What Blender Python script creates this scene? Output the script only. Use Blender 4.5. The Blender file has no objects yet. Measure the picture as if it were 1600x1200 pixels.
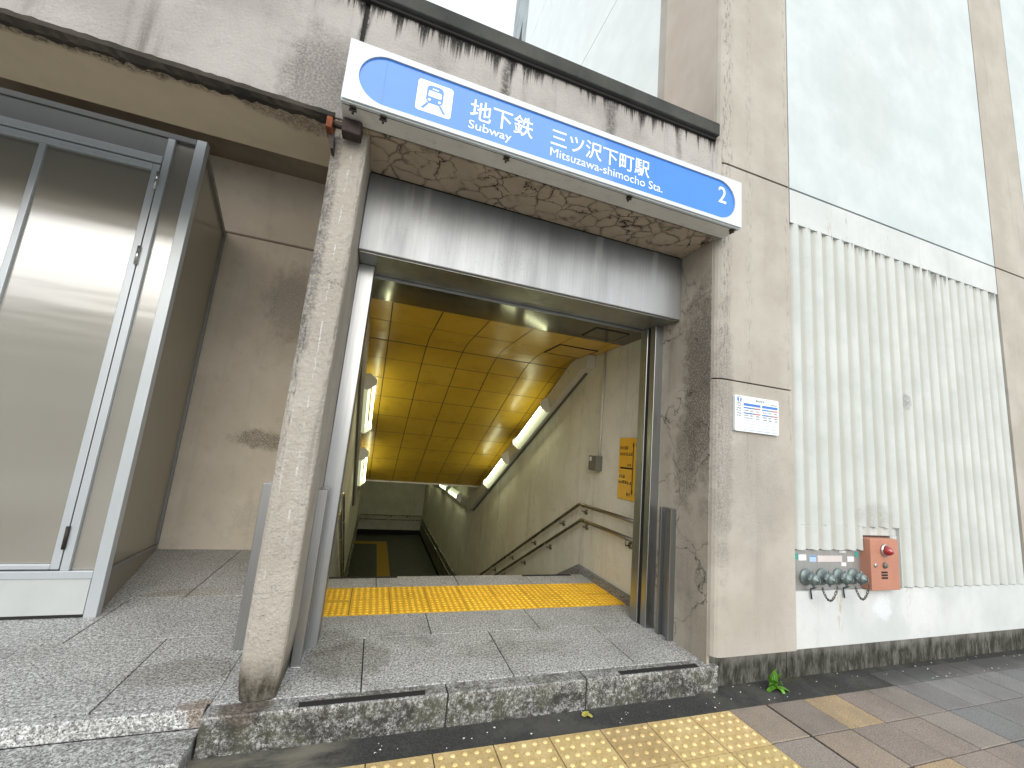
import bpy, bmesh, math, random
from mathutils import Vector, Matrix
random.seed(7)
S = bpy.context.scene
COL = S.collection
PI = math.pi
rad = math.radians

# ------------------------------------------------------------------ mesh builder
class MB:
    def __init__(s): s.v = []; s.f = []; s.c = []; s.sm = []; s.cur = None; s.smooth = False
    def add(s, vs, fs, smooth=None):
        o = len(s.v); s.v += [tuple(v) for v in vs]
        for f in fs:
            s.f.append([o + i for i in f]); s.c.append(s.cur); s.sm.append(s.smooth if smooth is None else smooth)
        return s
    def box(s, x0, x1, y0, y1, z0, z1):
        return s.add([(x0,y0,z0),(x1,y0,z0),(x1,y1,z0),(x0,y1,z0),(x0,y0,z1),(x1,y0,z1),(x1,y1,z1),(x0,y1,z1)],
            [(0,3,2,1),(4,5,6,7),(0,1,5,4),(1,2,6,5),(2,3,7,6),(3,0,4,7)])
    def prism(s, pts, a, b, axis='z', smooth=False):
        """closed 2-D outline extruded from a to b along axis"""
        def mk(p, t):
            return (p[0],p[1],t) if axis == 'z' else (t,p[0],p[1]) if axis == 'x' else (p[0],t,p[1])
        n = len(pts)
        s.add([mk(p,a) for p in pts] + [mk(p,b) for p in pts], [list(range(n))[::-1], list(range(n,2*n))], False)
        o = len(s.v) - 2*n
        for i in range(n):
            j = (i+1) % n
            s.f.append([o+i,o+j,o+n+j,o+n+i]); s.c.append(s.cur); s.sm.append(smooth)
        return s
    def tube(s, path, r, n=10, cap=True, closed=False):
        P = [Vector(p) for p in path]; m = len(P); rings = []
        for i, p in enumerate(P):
            if closed: t = (P[(i+1)%m]-P[i-1]).normalized(); k = 1
            else:
                a = (P[i]-P[i-1]).normalized() if i else None
                b = (P[i+1]-P[i]).normalized() if i < m-1 else None
                t = (a+b).normalized() if a and b else (a or b)
                k = 1/max(.4, t.dot(a)) if a and b else 1
            up = Vector((0,0,1)) if abs(t.z) < .9 else Vector((1,0,0))
            u = t.cross(up).normalized(); w = u.cross(t)
            rr = r[i] if isinstance(r, (list,tuple)) else r
            rings.append([p + (u*math.cos(2*PI*q/n) + w*math.sin(2*PI*q/n))*rr*(k if 0 else 1) for q in range(n)])
        vs = [v for R in rings for v in R]; fs = []
        for i in range(m if closed else m-1):
            i2 = (i+1) % m
            for q in range(n):
                q2 = (q+1) % n; fs.append((i*n+q, i*n+q2, i2*n+q2, i2*n+q))
        s.add(vs, fs, True)
        if cap and not closed: 
            o = len(s.v)-len(vs)
            s.f += [[o+q for q in range(n)][::-1], [o+(m-1)*n+q for q in range(n)]]; s.c += [s.cur]*2; s.sm += [False]*2
        return s
    def lathe(s, prof, c, d=(0,0,1), n=20, smooth=True):
        """prof: (radius, distance along d) list"""
        d = Vector(d).normalized(); up = Vector((0,0,1)) if abs(d.z) < .9 else Vector((1,0,0))
        u = d.cross(up).normalized(); w = u.cross(d); c = Vector(c); vs = []
        for r, t in prof:
            for q in range(n): vs.append(c + d*t + (u*math.cos(2*PI*q/n)+w*math.sin(2*PI*q/n))*max(r,1e-5))
        fs = []
        for i in range(len(prof)-1):
            for q in range(n):
                q2 = (q+1)%n; fs.append((i*n+q,(i+1)*n+q,(i+1)*n+q2,i*n+q2))
        s.add(vs, fs, smooth)
        return s
    def quad(s, a, b, c, d): return s.add([a,b,c,d], [(0,1,2,3)])
    def build(s, name, mat, parent=None, bevel=0, seg=2):
        off = Vector((0,0,0)); p = parent
        while p is not None: off = off + p.location; p = p.parent
        me = bpy.data.meshes.new(name)
        me.from_pydata([tuple(Vector(v)-off) for v in s.v], [], s.f)
        if any(c is not None for c in s.c):
            at = me.color_attributes.new('tone', 'FLOAT_COLOR', 'CORNER'); k = 0
            for pi, f in enumerate(s.f):
                c = s.c[pi] or (1,1,1)
                for _ in f: at.data[k].color = (*c, 1); k += 1
        for i, p_ in enumerate(me.polygons): p_.use_smooth = s.sm[i]
        bm = bmesh.new(); bm.from_mesh(me); bmesh.ops.recalc_face_normals(bm, faces=bm.faces[:]); bm.to_mesh(me); bm.free()
        me.materials.append(mat)
        o = bpy.data.objects.new(name, me); COL.objects.link(o); o.parent = parent
        if bevel:
            b = o.modifiers.new('bevel','BEVEL'); b.width = bevel; b.segments = seg; b.limit_method = 'ANGLE'; b.angle_limit = rad(40)
        return o
def B(*boxes):
    m = MB()
    for b in boxes: m.box(*b)
    return m
def tag(o, label=None, cat=None, group=None, kind=None):
    for k, v in (('label',label),('category',cat),('group',group),('kind',kind)):
        if v: o[k] = v
    return o
def thing(name, loc, label, cat, group=None):
    o = bpy.data.objects.new(name, None); COL.objects.link(o); o.location = loc; o.empty_display_size = .1
    return tag(o, label, cat, group)
def copy_tree(o, parent=None):
    c = o.copy(); COL.objects.link(c); c.parent = parent
    for ch in list(o.children): copy_tree(ch, c)
    return c
def rrect(x0, x1, z0, z1, r, n=6):
    pts = []
    for cx, cz, a0 in ((x1-r,z1-r,0),(x0+r,z1-r,90),(x0+r,z0+r,180),(x1-r,z0+r,270)):
        for i in range(n+1):
            a = rad(a0 + 90*i/n); pts.append((cx+r*math.cos(a), cz+r*math.sin(a)))
    return pts

# ------------------------------------------------------------------ materials
class NT:
    def __init__(s, name):
        s.m = bpy.data.materials.new(name); s.m.use_nodes = True; s.t = s.m.node_tree; s.t.nodes.clear()
        s.out = s.n('ShaderNodeOutputMaterial'); s.b = s.n('ShaderNodeBsdfPrincipled'); s.l(s.b.outputs[0], s.out.inputs[0])
        s.pos = s.n('ShaderNodeNewGeometry').outputs['Position']
    def n(s, t, **k):
        x = s.t.nodes.new(t)
        for a, b in k.items(): setattr(x, a, b)
        return x
    def l(s, a, b): s.t.links.new(a, b)
    def put(s, sock, v):
        if hasattr(v, 'is_output') or hasattr(v, 'links'): s.l(v, sock)
        elif isinstance(v, (tuple,list)) and len(v) == 3 and sock.type == 'RGBA': sock.default_value = (*v, 1)
        else: sock.default_value = v
    def math(s, op, a, b=0, c=None, clamp=False):
        x = s.n('ShaderNodeMath', operation=op, use_clamp=clamp); s.put(x.inputs[0], a); s.put(x.inputs[1], b)
        if c is not None: s.put(x.inputs[2], c)
        return x.outputs[0]
    def map(s, sc, off=(0,0,0), vec=None):
        x = s.n('ShaderNodeMapping'); s.l(vec or s.pos, x.inputs[0]); x.inputs['Scale'].default_value = sc; x.inputs['Location'].default_value = off
        return x.outputs[0]
    def noise(s, scale=1, detail=4, rough=.55, vec=None, dist=0):
        x = s.n('ShaderNodeTexNoise'); s.l(vec or s.pos, x.inputs['Vector']); x.inputs['Scale'].default_value = scale
        x.inputs['Detail'].default_value = detail; x.inputs['Roughness'].default_value = rough; x.inputs['Distortion'].default_value = dist
        return x.outputs[0]
    def ramp(s, f, a, b, lo=0., hi=1.):
        x = s.n('ShaderNodeMapRange', interpolation_type='SMOOTHSTEP'); s.put(x.inputs[0], f)
        for i, v in ((1,a),(2,b),(3,lo),(4,hi)): s.put(x.inputs[i], v)
        return x.outputs[0]
    def mix(s, f, a, b, mode='MIX'):
        x = s.n('ShaderNodeMix', data_type='RGBA', blend_type=mode); s.put(x.inputs[0], f); s.put(x.inputs[6], a); s.put(x.inputs[7], b)
        return x.outputs[2]
    def xyz(s):
        x = s.n('ShaderNodeSeparateXYZ'); s.l(s.pos, x.inputs[0]); return x.outputs
    def voro(s, scale, feat='F1', vec=None):
        x = s.n('ShaderNodeTexVoronoi', feature=feat); s.l(vec or s.pos, x.inputs['Vector']); x.inputs['Scale'].default_value = scale
        return x.outputs[0]
    def bump(s, h, st=.3, d=.01, chain=None):
        x = s.n('ShaderNodeBump'); s.put(x.inputs['Height'], h); x.inputs['Strength'].default_value = st; x.inputs['Distance'].default_value = d
        if chain is not None: s.l(chain, x.inputs['Normal'])
        s.l(x.outputs[0], s.b.inputs['Normal']); return x.outputs[0]
    def set(s, col=None, rough=None, metal=None, spec=None, **k):
        if col is not None: s.put(s.b.inputs['Base Color'], col)
        if rough is not None: s.put(s.b.inputs['Roughness'], rough)
        if metal is not None: s.put(s.b.inputs['Metallic'], metal)
        if spec is not None: s.put(s.b.inputs['Specular IOR Level'], spec)
        for a, v in k.items(): s.put(s.b.inputs[a], v)
        return s

def concrete(name, c1, c2, grime=(.06,.055,.05), bump=.35, bd=.012, streak=.35, drip=None, cracks=None, speck=.35, patches=(), rough=.9, foot=None, coarse=70, blotch=.25, white=0, bands=(), ribs=None):
    t = NT(name); x, y, z = t.xyz()
    col = t.mix(t.ramp(t.noise(2.3,5), .35, .68), c1, c2)
    col = t.mix(t.math('MULTIPLY', t.ramp(t.noise(7,6,.7), .5, .75), blotch), col, tuple(v*.55 for v in c1))
    if streak:
        st = t.ramp(t.noise(1,5,.65, t.map((7,7,.55))), .52, .78)
        br = t.ramp(t.noise(1,3,.6, t.map((26,26,1.2),(3,1,2))), .35, .7, .35, 1)
        col = t.mix(t.math('MULTIPLY', t.math('MULTIPLY', st, br), streak), col, grime)
    if speck:
        sp = t.math('MULTIPLY', t.ramp(t.noise(90,4,.7), .58, .72), t.ramp(t.noise(3.1,4), .4, .65))
        col = t.mix(t.math('MULTIPLY', sp, speck), col, grime)
    for zt, ln, am in ([drip] if drip else []):
        n1 = t.noise(1,4,.75, t.map((17,17,.35),(1,4,0)))
        n2 = t.noise(1,4,.6, t.map((1.7,1.7,.2),(7,2,0)))
        L = t.math('MULTIPLY', t.math('MULTIPLY', t.ramp(n1,.38,.74), t.ramp(n2,.3,.62,.4,1.25)), ln)
        m = t.ramp(z, t.math('SUBTRACT', zt, t.math('ADD', L, .012)), t.math('SUBTRACT', zt+.03, t.math('MULTIPLY', L, .45)))
        m = t.math('MULTIPLY', m, t.ramp(t.noise(60,3,.7), .25, .5, .55, 1))
        col = t.mix(t.math('MULTIPLY', m, am), col, (.018,.017,.017))
    if ribs:
        xr0, pit, am, rc = ribs
        cs = t.math('COSINE', t.math('MULTIPLY', t.math('SUBTRACT', x, xr0), 2*PI/pit))
        g = t.math('MULTIPLY', t.ramp(t.math('ADD', cs, t.math('MULTIPLY', t.math('SUBTRACT', t.noise(1,4,.6,t.map((30,30,2))), .5), .9)), -.1, .95), am)
        col = t.mix(g, col, rc)
    for (xx, w, z0, z1, am, *bc) in bands:      # vertical run-off stain with its own position
        d = t.math('ABSOLUTE', t.math('SUBTRACT', x, t.math('ADD', xx, t.math('MULTIPLY', t.math('SUBTRACT', t.noise(6,4), .5), w*1.6))))
        m = t.math('MULTIPLY', t.ramp(d, w*.2, w, 1, 0), t.ramp(z, z0, z0+(z1-z0)*.5))
        m = t.math('MULTIPLY', m, t.ramp(t.noise(45,4,.7), .3, .6, .3, 1))
        if bc: m = t.math('MULTIPLY', m, t.ramp(t.noise(1,4,.7,t.map((55,55,11))), .5, .6))
        col = t.mix(t.math('MULTIPLY', m, am), col, bc[0] if bc else (.02,.019,.019))
    for (c, r, am, pc) in patches:
        v = t.n('ShaderNodeVectorMath', operation='SUBTRACT'); t.l(t.pos, v.inputs[0]); v.inputs[1].default_value = c
        d = t.n('ShaderNodeVectorMath', operation='DIVIDE'); t.l(v.outputs[0], d.inputs[0]); d.inputs[1].default_value = r
        le = t.n('ShaderNodeVectorMath', operation='LENGTH'); t.l(d.outputs[0], le.inputs[0])
        q = t.math('ADD', le.outputs['Value'], t.math('MULTIPLY', t.math('SUBTRACT', t.noise(9,5,.7), .5), 1.3))
        m = t.math('MULTIPLY', t.ramp(q, .55, 1.05, 1, 0), t.ramp(t.noise(80,3), .35, .6, .35, 1))
        col = t.mix(t.math('MULTIPLY', m, am), col, pc)
    if foot:
        zf, h, am, fc = foot
        n1 = t.noise(1,5,.7, t.map((9,9,3)))
        m = t.ramp(t.math('ADD', z, t.math('MULTIPLY', n1, -h*1.6)), zf-h*.8, zf+h*.25, 1, 0)
        m = t.math('MULTIPLY', m, t.ramp(t.noise(1,5,.7,t.map((30,30,8))), .3, .62, .6, 1))
        col = t.mix(t.math('MULTIPLY', m, am), col, fc)
    h = t.math('ADD', t.math('MULTIPLY', t.noise(coarse,5,.7), .7), t.math('MULTIPLY', t.noise(9,4), .4))
    nrm = None
    if cracks:
        sc, w, am, dst = cracks
        v2 = t.n('ShaderNodeVectorMath', operation='ADD'); t.l(t.pos, v2.inputs[0])
        nz = t.n('ShaderNodeTexNoise'); nz.inputs['Scale'].default_value = 5; nz.inputs['Detail'].default_value = 5; t.l(t.pos, nz.inputs['Vector'])
        sb = t.n('ShaderNodeVectorMath', operation='SCALE'); t.l(nz.outputs['Color'], sb.inputs[0]); sb.inputs['Scale'].default_value = dst
        t.l(sb.outputs[0], v2.inputs[1])
        e = t.voro(sc, 'DISTANCE_TO_EDGE', v2.outputs[0])
        ww = t.math('MULTIPLY', t.ramp(t.noise(4,4), .3, .7), w)
        c = t.ramp(e, t.math('MULTIPLY', ww, .25), ww, 1, 0)
        halo = t.ramp(e, 0, w*5, 1, 0)
        cm = t.math('MULTIPLY', c, t.ramp(t.noise(1.8,3), .3, .5, .3, 1))
        col = t.mix(t.math('MULTIPLY', t.math('MULTIPLY', halo, t.ramp(t.noise(6,5,.7), .38, .65)), am*.8), col, tuple(v*.28 for v in c1))
        col = t.mix(t.math('MULTIPLY', cm, am), col, (.02,.017,.014))
        h = t.math('SUBTRACT', h, t.math('MULTIPLY', cm, .8))
    t.set(col, rough, spec=.25); t.bump(h, bump, bd)
    return t.m

def granite(name, dirt=0.25, foot=None, light=1.0, wet=()):
    t = NT(name); x, y, z = t.xyz()
    a = t.noise(85,3,.8); b = t.noise(170,2,.6)
    col = t.mix(t.ramp(a, .36, .58), (.17*light,.175*light,.175*light), (.74*light,.755*light,.75*light))
    col = t.mix(t.ramp(b, .54, .61), col, (.04,.04,.04))
    col = t.mix(t.math('MULTIPLY', t.ramp(t.noise(48,3,.75), .53, .62), .55), col, (.07,.07,.066))
    col = t.mix(t.math('MULTIPLY', t.ramp(t.voro(70), .0, .28, 1, 0), .35), col, (.66*light,.66*light,.64*light))
    col = t.mix(t.math('MULTIPLY', t.ramp(t.noise(2.2,5,.65), .45, .72), dirt), col, (.07,.066,.055))
    col = t.mix(t.math('MULTIPLY', t.ramp(t.noise(11,5,.7), .5, .75), dirt*.8), col, (.09,.08,.06))
    for (c, r, am, pc) in wet:
        v = t.n('ShaderNodeVectorMath', operation='SUBTRACT'); t.l(t.pos, v.inputs[0]); v.inputs[1].default_value = c
        d = t.n('ShaderNodeVectorMath', operation='DIVIDE'); t.l(v.outputs[0], d.inputs[0]); d.inputs[1].default_value = r
        le = t.n('ShaderNodeVectorMath', operation='LENGTH'); t.l(d.outputs[0], le.inputs[0])
        q = t.math('ADD', le.outputs['Value'], t.math('MULTIPLY', t.math('SUBTRACT', t.noise(7,5,.7), .5), 1.2))
        m = t.ramp(q, .7, 1.0, 1, 0)
        col = t.mix(t.math('MULTIPLY', m, am), col, pc, 'MULTIPLY' if sum(pc) > .9 else 'MIX')
    if foot:
        zf, h, am = foot
        n1 = t.noise(1,6,.75, t.map((7,7,5)))
        m = t.ramp(t.math('ADD', z, t.math('MULTIPLY', n1, -h*2.0)), zf-h*1.1, zf+h*.05, 1, 0)
        m = t.math('MULTIPLY', m, t.ramp(t.noise(24,7,.85), .34, .56, .15, 1))
        g = t.mix(t.ramp(t.noise(5,3), .45, .6), (.028,.026,.022), (.06,.062,.042))
        col = t.mix(t.math('MULTIPLY', m, am), col, g)
    t.set(col, .55, spec=.4); t.bump(t.math('ADD', a, t.noise(14,3)), .12, .006)
    return t.m

def paint(name, c, rough=.4, metal=0, var=.12, dirt=.0, spec=.5, coat=0, bump=0, scale=4):
    t = NT(name)
    col = t.mix(t.ramp(t.noise(scale,4), .3, .7), tuple(v*(1-var) for v in c), c)
    if dirt: col = t.mix(t.math('MULTIPLY', t.ramp(t.noise(13,5,.7), .5, .72), dirt), col, (.05,.045,.035))
    t.set(col, rough, metal, spec)
    if coat: t.b.inputs['Coat Weight'].default_value = coat
    if bump: t.bump(t.noise(120,3), bump, .004)
    return t.m

def steel(name, c=(.5,.51,.52), rough=.34, axis='z', dirt=.3, speckles=False, topgrime=None, fade=None):
    t = NT(name); x, y, z = t.xyz()
    sc = (90,90,1.2) if axis == 'z' else (1.2,90,90) if axis == 'x' else (90,1.2,90)
    br = t.noise(1,3,.6, t.map(sc))
    col = t.mix(t.ramp(br, .3, .7), tuple(v*.9 for v in c), c)
    wide = t.noise(1,4,.6, t.map((4,4,.5)))
    col = t.mix(t.math('MULTIPLY', t.ramp(wide, .45, .7), dirt), col, tuple(v*.4 for v in c))
    ro = t.ramp(wide, .3, .7, rough-.06, rough+.12)
    metal = 1.0 if not topgrime else .75
    if topgrime:
        z0, z1 = topgrime
        n1 = t.noise(1,4,.6, t.map((2.2,2.2,1.4)))
        m = t.math('MULTIPLY', t.ramp(t.math('ADD', z, t.math('MULTIPLY', n1, .28)), z0, z1), .68)
        col = t.mix(m, col, (.09,.095,.095)); ro = t.math('ADD', ro, t.math('MULTIPLY', m, .25))
        ws = t.math('MULTIPLY', t.ramp(t.noise(1,3,.5, t.map((11,11,1.0),(2,0,5))),   .6, .7), .32)
        col = t.mix(ws, col, (.48,.50,.50)); metal = t.math('SUBTRACT', .75, t.math('MULTIPLY', ws, .5))
    if speckles:
        s1 = t.math('MULTIPLY', t.ramp(t.noise(1,2,.5, t.map((42,42,95))), .62, .67), t.ramp(t.noise(2.5,3), .42, .6))
        col = t.mix(t.math('MULTIPLY', s1, .55), col, (.30,.27,.22))
    t.set(col, ro, metal); t.bump(br, .04, .002)
    return t.m

# named materials
M = {}
M['fascia'] = concrete('weathered concrete fascia', (.345,.328,.31), (.44,.423,.402), streak=.8, drip=(3.885,.24,.97), speck=.95, bump=.8, bd=.02, blotch=.3, coarse=55,
    bands=((.168,.035,3.5,3.9,1.0),(1.06,.05,3.35,3.9,.75),(1.85,.06,3.35,3.9,.6),(2.45,.04,3.5,3.9,.5)), patches=(((-.02,0,3.25),(.22,.3,.38),.6,(.09,.085,.085)),))
M['soffit'] = concrete('cracked soffit render', (.40,.335,.255), (.48,.405,.315), streak=0, cracks=(7.6,.03,.97,.2), speck=.5, bump=.5, blotch=.5)
M['soffit_left'] = concrete('smooth soffit render', (.50,.42,.31), (.56,.475,.355), streak=0, speck=.12, bump=.12, blotch=.12,
    patches=(((-1.0,.03,3.05),(.9,.09,.2),.85,(.06,.05,.04)),((-.05,.05,3.05),(.4,.16,.2),.7,(.08,.065,.05))))
M['edge_grime'] = concrete('mossy drip edge', (.025,.023,.02), (.07,.062,.05), streak=.3, speck=.6, bump=.8, coarse=45)
M['pillar'] = concrete('rough sprayed pillar', bands=((.118,.034,1.0,1.9,.8,(.10,.10,.10)),(.205,.007,.55,1.1,.7,(.8,.82,.85)),(.14,.006,.3,.8,.6,(.72,.72,.7)),(.27,.015,1.0,3.0,.4,(.12,.11,.10))), c1=(.44,.41,.36), c2=(.53,.50,.45), streak=.5, speck=.9, bump=1.0, bd=.03, coarse=40, cracks=(3.2,.0014,.3,.3),
    foot=(.06,.18,.95,(.05,.045,.028)), blotch=.3, patches=(((.12,.07,2.3),(.05,.08,1.0),.6,(.09,.09,.09)),))
M['reveal'] = concrete('stained reveal render', (.375,.342,.288), (.455,.418,.362), streak=.75, speck=.7, bump=.5, cracks=(2.2,.007,.8,.35), blotch=.5,
    patches=(((2.85,.16,1.9),(.1,.22,.95),.85,(.10,.09,.082)),((2.85,.3,1.35),(.1,.14,.5),.6,(.12,.105,.09)),((2.85,.25,.5),(.1,.2,.35),.35,(.16,.14,.12))))
M['pilaster'] = concrete('beige rendered pilaster', bands=((2.93,.06,1.6,3.2,.6,(.10,.095,.095)),(2.89,.03,.3,2.6,.5,(.12,.115,.11)),(3.56,.03,1.0,2.2,.4,(.15,.14,.13)),(3.15,.05,.9,1.57,.4,(.17,.16,.145))), c1=(.375,.352,.31), c2=(.438,.415,.372), streak=.24, speck=.3, bump=.35, blotch=.18, foot=(.06,.25,.25,(.5,.48,.45)),
    patches=(((2.92,.02,1.6),(.1,.1,1.2),.5,(.13,.125,.12)),((3.2,0,1.2),(.33,.1,.55),.35,(.22,.21,.2))))
M['pilaster_side'] = concrete('beige side render', (.49,.43,.37), (.54,.48,.425), streak=.1, speck=.1, bump=.25, blotch=.12)
M['white_wall'] = concrete('pale grey-green painted wall', (.48,.545,.56), (.545,.605,.62), grime=(.3,.31,.29), streak=.07, speck=.15, bump=.16, blotch=.10, patches=(((4.6,0,4.9),(.6,.3,.8),.35,(.42,.45,.42)),((5.6,0,6.2),(.5,.3,.6),.3,(.42,.44,.42))))
M['white_low'] = concrete('white painted base wall', (.51,.545,.55), (.58,.61,.615), grime=(.34,.30,.22), bands=((4.08,.05,.06,.45,.8,(.42,.36,.24)),(4.30,.02,.1,.45,.8,(.35,.33,.3)),(4.88,.04,.1,.45,.7,(.4,.38,.33))), streak=.45, speck=.25, bump=.2, blotch=.15, patches=(((4.56,0,.32),(.13,.1,.12),.75,(.70,.75,.80)),((5.0,0,.3),(.3,.1,.2),.3,(.75,.77,.78))))
M['corrugated'] = concrete('cream corrugated wall', (.475,.51,.50), (.545,.58,.57), grime=(.22,.2,.15), streak=.22, speck=.2, bump=.3, blotch=.14, coarse=50, drip=(3.41,.2,.7), ribs=(3.612,.138,.62,(.40,.395,.345)), patches=(((5.02,0,2.02),(.045,.1,.09),.7,(.22,.23,.24)),((4.5,0,1.02),(.25,.1,.12),.4,(.25,.25,.22))))
M['plinth'] = concrete('dark mossy plinth', (.26,.26,.245), (.34,.335,.315), grime=(.03,.03,.024), streak=.8, speck=.3, bump=.5, foot=(-.055,.12,.97,(.022,.024,.015)), coarse=40)
M['side_white'] = concrete('white side panel', (.72,.77,.77), (.77,.82,.82), grime=(.5,.54,.54), streak=.12, speck=.03, bump=.1, blotch=.05)
M['side_grey'] = concrete('grey side edge', (.30,.34,.36), (.42,.47,.49), streak=.4, speck=.1, bump=.1)
M['coping'] = concrete('black stained coping', (.045,.048,.045), (.075,.078,.073), grime=(.02,.02,.02), streak=.4, speck=.4, bump=.4, blotch=.4)
M['recess_wall'] = concrete('beige recess render', (.64,.58,.485), (.71,.65,.555), streak=.15, speck=.25, bump=.22, blotch=.22,
    patches=(((-.62,2.95,1.16),(.34,.3,.13),.75,(.13,.12,.085)),((-.55,2.95,2.75),(.35,.3,.5),.45,(.17,.15,.12)),((-.4,2.95,.35),(.4,.3,.3),.25,(.2,.18,.15))))
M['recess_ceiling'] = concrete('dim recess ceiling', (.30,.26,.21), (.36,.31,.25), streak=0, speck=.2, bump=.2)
M['plaster'] = concrete('passage plaster', (.68,.665,.565), (.77,.755,.66), grime=(.16,.15,.10), streak=.4, speck=.35, bump=.55, blotch=.35, coarse=26)
M['granite'] = granite('entrance granite', .36, light=1.08, wet=(((.58,.45,0),(.26,.26,.3),.6,(.48,.46,.42)),((.45,.7,0),(.2,.2,.2),.5,(.45,.43,.39)),((1.6,.45,0),(.5,.12,.3),.3,(.55,.53,.48))))
M['granite_left'] = granite('platform granite', .25, light=1.12, wet=(((.03,.125,0),(.2,.05,.2),.6,(.16,.10,.05)),((-.2,.45,0),(.3,.16,.2),.5,(.5,.46,.4)),((-.6,1.65,0),(.3,.12,.2),.3,(.8,.68,.45))))
M['granite_nose'] = granite('step nosing granite', .3, foot=(-.045,.12,.97), light=1.1, wet=(((.16,.07,0),(.13,.07,.2),.7,(.13,.085,.045)),))
M['granite_low'] = granite('lower step granite', .45, foot=(-.12,.05,.7), light=1.1)
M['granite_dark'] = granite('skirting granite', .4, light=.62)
M['joint'] = paint('dark joint', (.03,.029,.027), .9)
M['black'] = paint('black', (.012,.012,.012), .8)
M['strip'] = paint('black grip strip', (.018,.018,.018), .85, bump=.6)
M['sign_white'] = paint('white enamel sign case', (.62,.675,.71), .3, var=.08, dirt=.10)
M['sign_under'] = paint('sign underside enamel', (.70,.70,.66), .45, var=.08, dirt=.18)
M['sign_blue'] = paint('blue sign panel', (.04,.22,.77), .2, var=.1, dirt=.05, coat=.4, scale=2.5)
M['sign_letter'] = paint('white sign lettering', (.84,.88,.9), .35, var=.02)
M['dark_metal'] = paint('dark clip metal', (.05,.045,.04), .55, .6)
M['rust'] = paint('rusty bracket', (.30,.075,.02), .85, var=.6, dirt=.5, scale=30, bump=.4)
M['rust_dark'] = paint('dark brown bracket', (.045,.03,.025), .7, var=.5, scale=20)
M['shutter'] = steel('shutter box steel', (.38,.40,.415), .5, dirt=.25, speckles=True, topgrime=(2.86,3.2))
M['shutter_under'] = steel('shutter underside steel', (.42,.43,.41), .4, 'x', dirt=.4)
M['jamb'] = steel('jamb steel', (.42,.44,.455), .34, dirt=.2)
M['jamb_dark'] = steel('dull channel steel', (.36,.37,.375), .36, dirt=.25)
M['alu'] = paint('satin aluminium', (.52,.565,.60), .36, .35, var=.05)
M['alu_grey'] = paint('grey coated transom', (.23,.24,.24), .5, .2, var=.08)
M['alu_panel'] = paint('pale kick panel', (.52,.55,.55), .45, .15, var=.06, dirt=.05)
M['side_panel'] = paint('taupe kick panel', (.27,.25,.215), .5, var=.08)
def glassy(name, base, gl, ro):
    t = NT(name); d = t.n('ShaderNodeBsdfDiffuse'); d.inputs[0].default_value = (*base,1)
    g = t.n('ShaderNodeBsdfGlossy'); g.inputs[0].default_value = (.86,.88,.88,1); g.inputs['Roughness'].default_value = ro
    # old panes are never flat: long ripples bend the mirrored street
    b = t.n('ShaderNodeBump'); t.l(t.noise(1,3,.5, t.map((.35,.35,2.6))), b.inputs['Height']); b.inputs['Strength'].default_value = .04; b.inputs['Distance'].default_value = .12
    t.l(b.outputs[0], g.inputs['Normal'])
    mx = t.n('ShaderNodeMixShader'); mx.inputs[0].default_value = gl; t.l(d.outputs[0], mx.inputs[1]); t.l(g.outputs[0], mx.inputs[2]); t.l(mx.outputs[0], t.out.inputs[0])
    return t.m
M['glass'] = glassy('reflective door glass', (.27,.255,.215), .32, .18)
M['glass_side'] = glassy('dark side glass', (.34,.32,.26), .26, .14)
t = NT('yellow ceiling panel'); c = t.mix(t.ramp(t.noise(1.4,4), .3, .7), (.57,.35,.03), (.64,.41,.04))
c = t.mix(t.math('MULTIPLY', t.ramp(t.noise(5,5,.7), .52, .75), .35), c, (.26,.15,.015)); t.set(c, .24, spec=.6); t.bump(t.noise(3,2), .05, .02); M['yellow_ceiling'] = t.m
t = NT('smoked lintel panel'); t.set(t.mix(t.noise(4,3), (.10,.095,.07), (.15,.14,.105)), .12, .55, .6); M['lintel'] = t.m
def tactile(name, c1, c2, dirt):
    t = NT(name); col = t.mix(t.ramp(t.noise(14,5,.7), .35, .68), c1, c2)
    col = t.mix(t.math('MULTIPLY', t.ramp(t.noise(70,4,.7), .52, .7), dirt), col, (.10,.065,.02))
    col = t.mix(t.math('MULTIPLY', t.ramp(t.noise(3.2,4), .5, .75), dirt*.8), col, tuple(v*.6 for v in c1))
    vc = t.n('ShaderNodeVertexColor', layer_name='tone'); col = t.mix(1, col, vc.outputs[0], 'MULTIPLY')
    t.set(col, .6, spec=.4); t.bump(t.noise(160,3), .2, .003); return t.m
M['tact_in'] = tactile('bright yellow tactile tile', (.78,.46,.03), (.88,.55,.05), .3)
M['tact_out'] = tactile('ochre tactile paver', (.54,.405,.185), (.66,.515,.265), .4)
M['tact_land'] = tactile('landing tactile tile', (.50,.30,.03), (.55,.34,.04), .2)
t = NT('paver'); vc = t.n('ShaderNodeVertexColor', layer_name='tone'); g = t.noise(140,4,.75)
c = t.mix(1, vc.outputs[0], t.mix(t.ramp(g,.3,.7), (.55,.55,.55), (1.35,1.33,1.3)), 'MULTIPLY')
c = t.mix(t.math('MULTIPLY', t.ramp(t.noise(2.5,5,.7), .42, .7), .35), c, (.12,.112,.10)); x,y,z = t.xyz()
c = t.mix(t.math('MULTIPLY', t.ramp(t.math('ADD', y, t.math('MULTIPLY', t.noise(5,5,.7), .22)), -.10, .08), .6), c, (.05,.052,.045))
t.set(c, .75, spec=.35); t.bump(g, .35, .004); M['paver'] = t.m
t = NT('mossy asphalt'); x, y, z = t.xyz(); g = t.noise(120,5,.75)
c = t.mix(t.ramp(g,.35,.7), (.028,.029,.028), (.075,.076,.072)); c = t.mix(t.math('MULTIPLY', t.ramp(t.noise(3.5,5,.7), .45, .7), .7), c, (.10,.098,.09))
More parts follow.
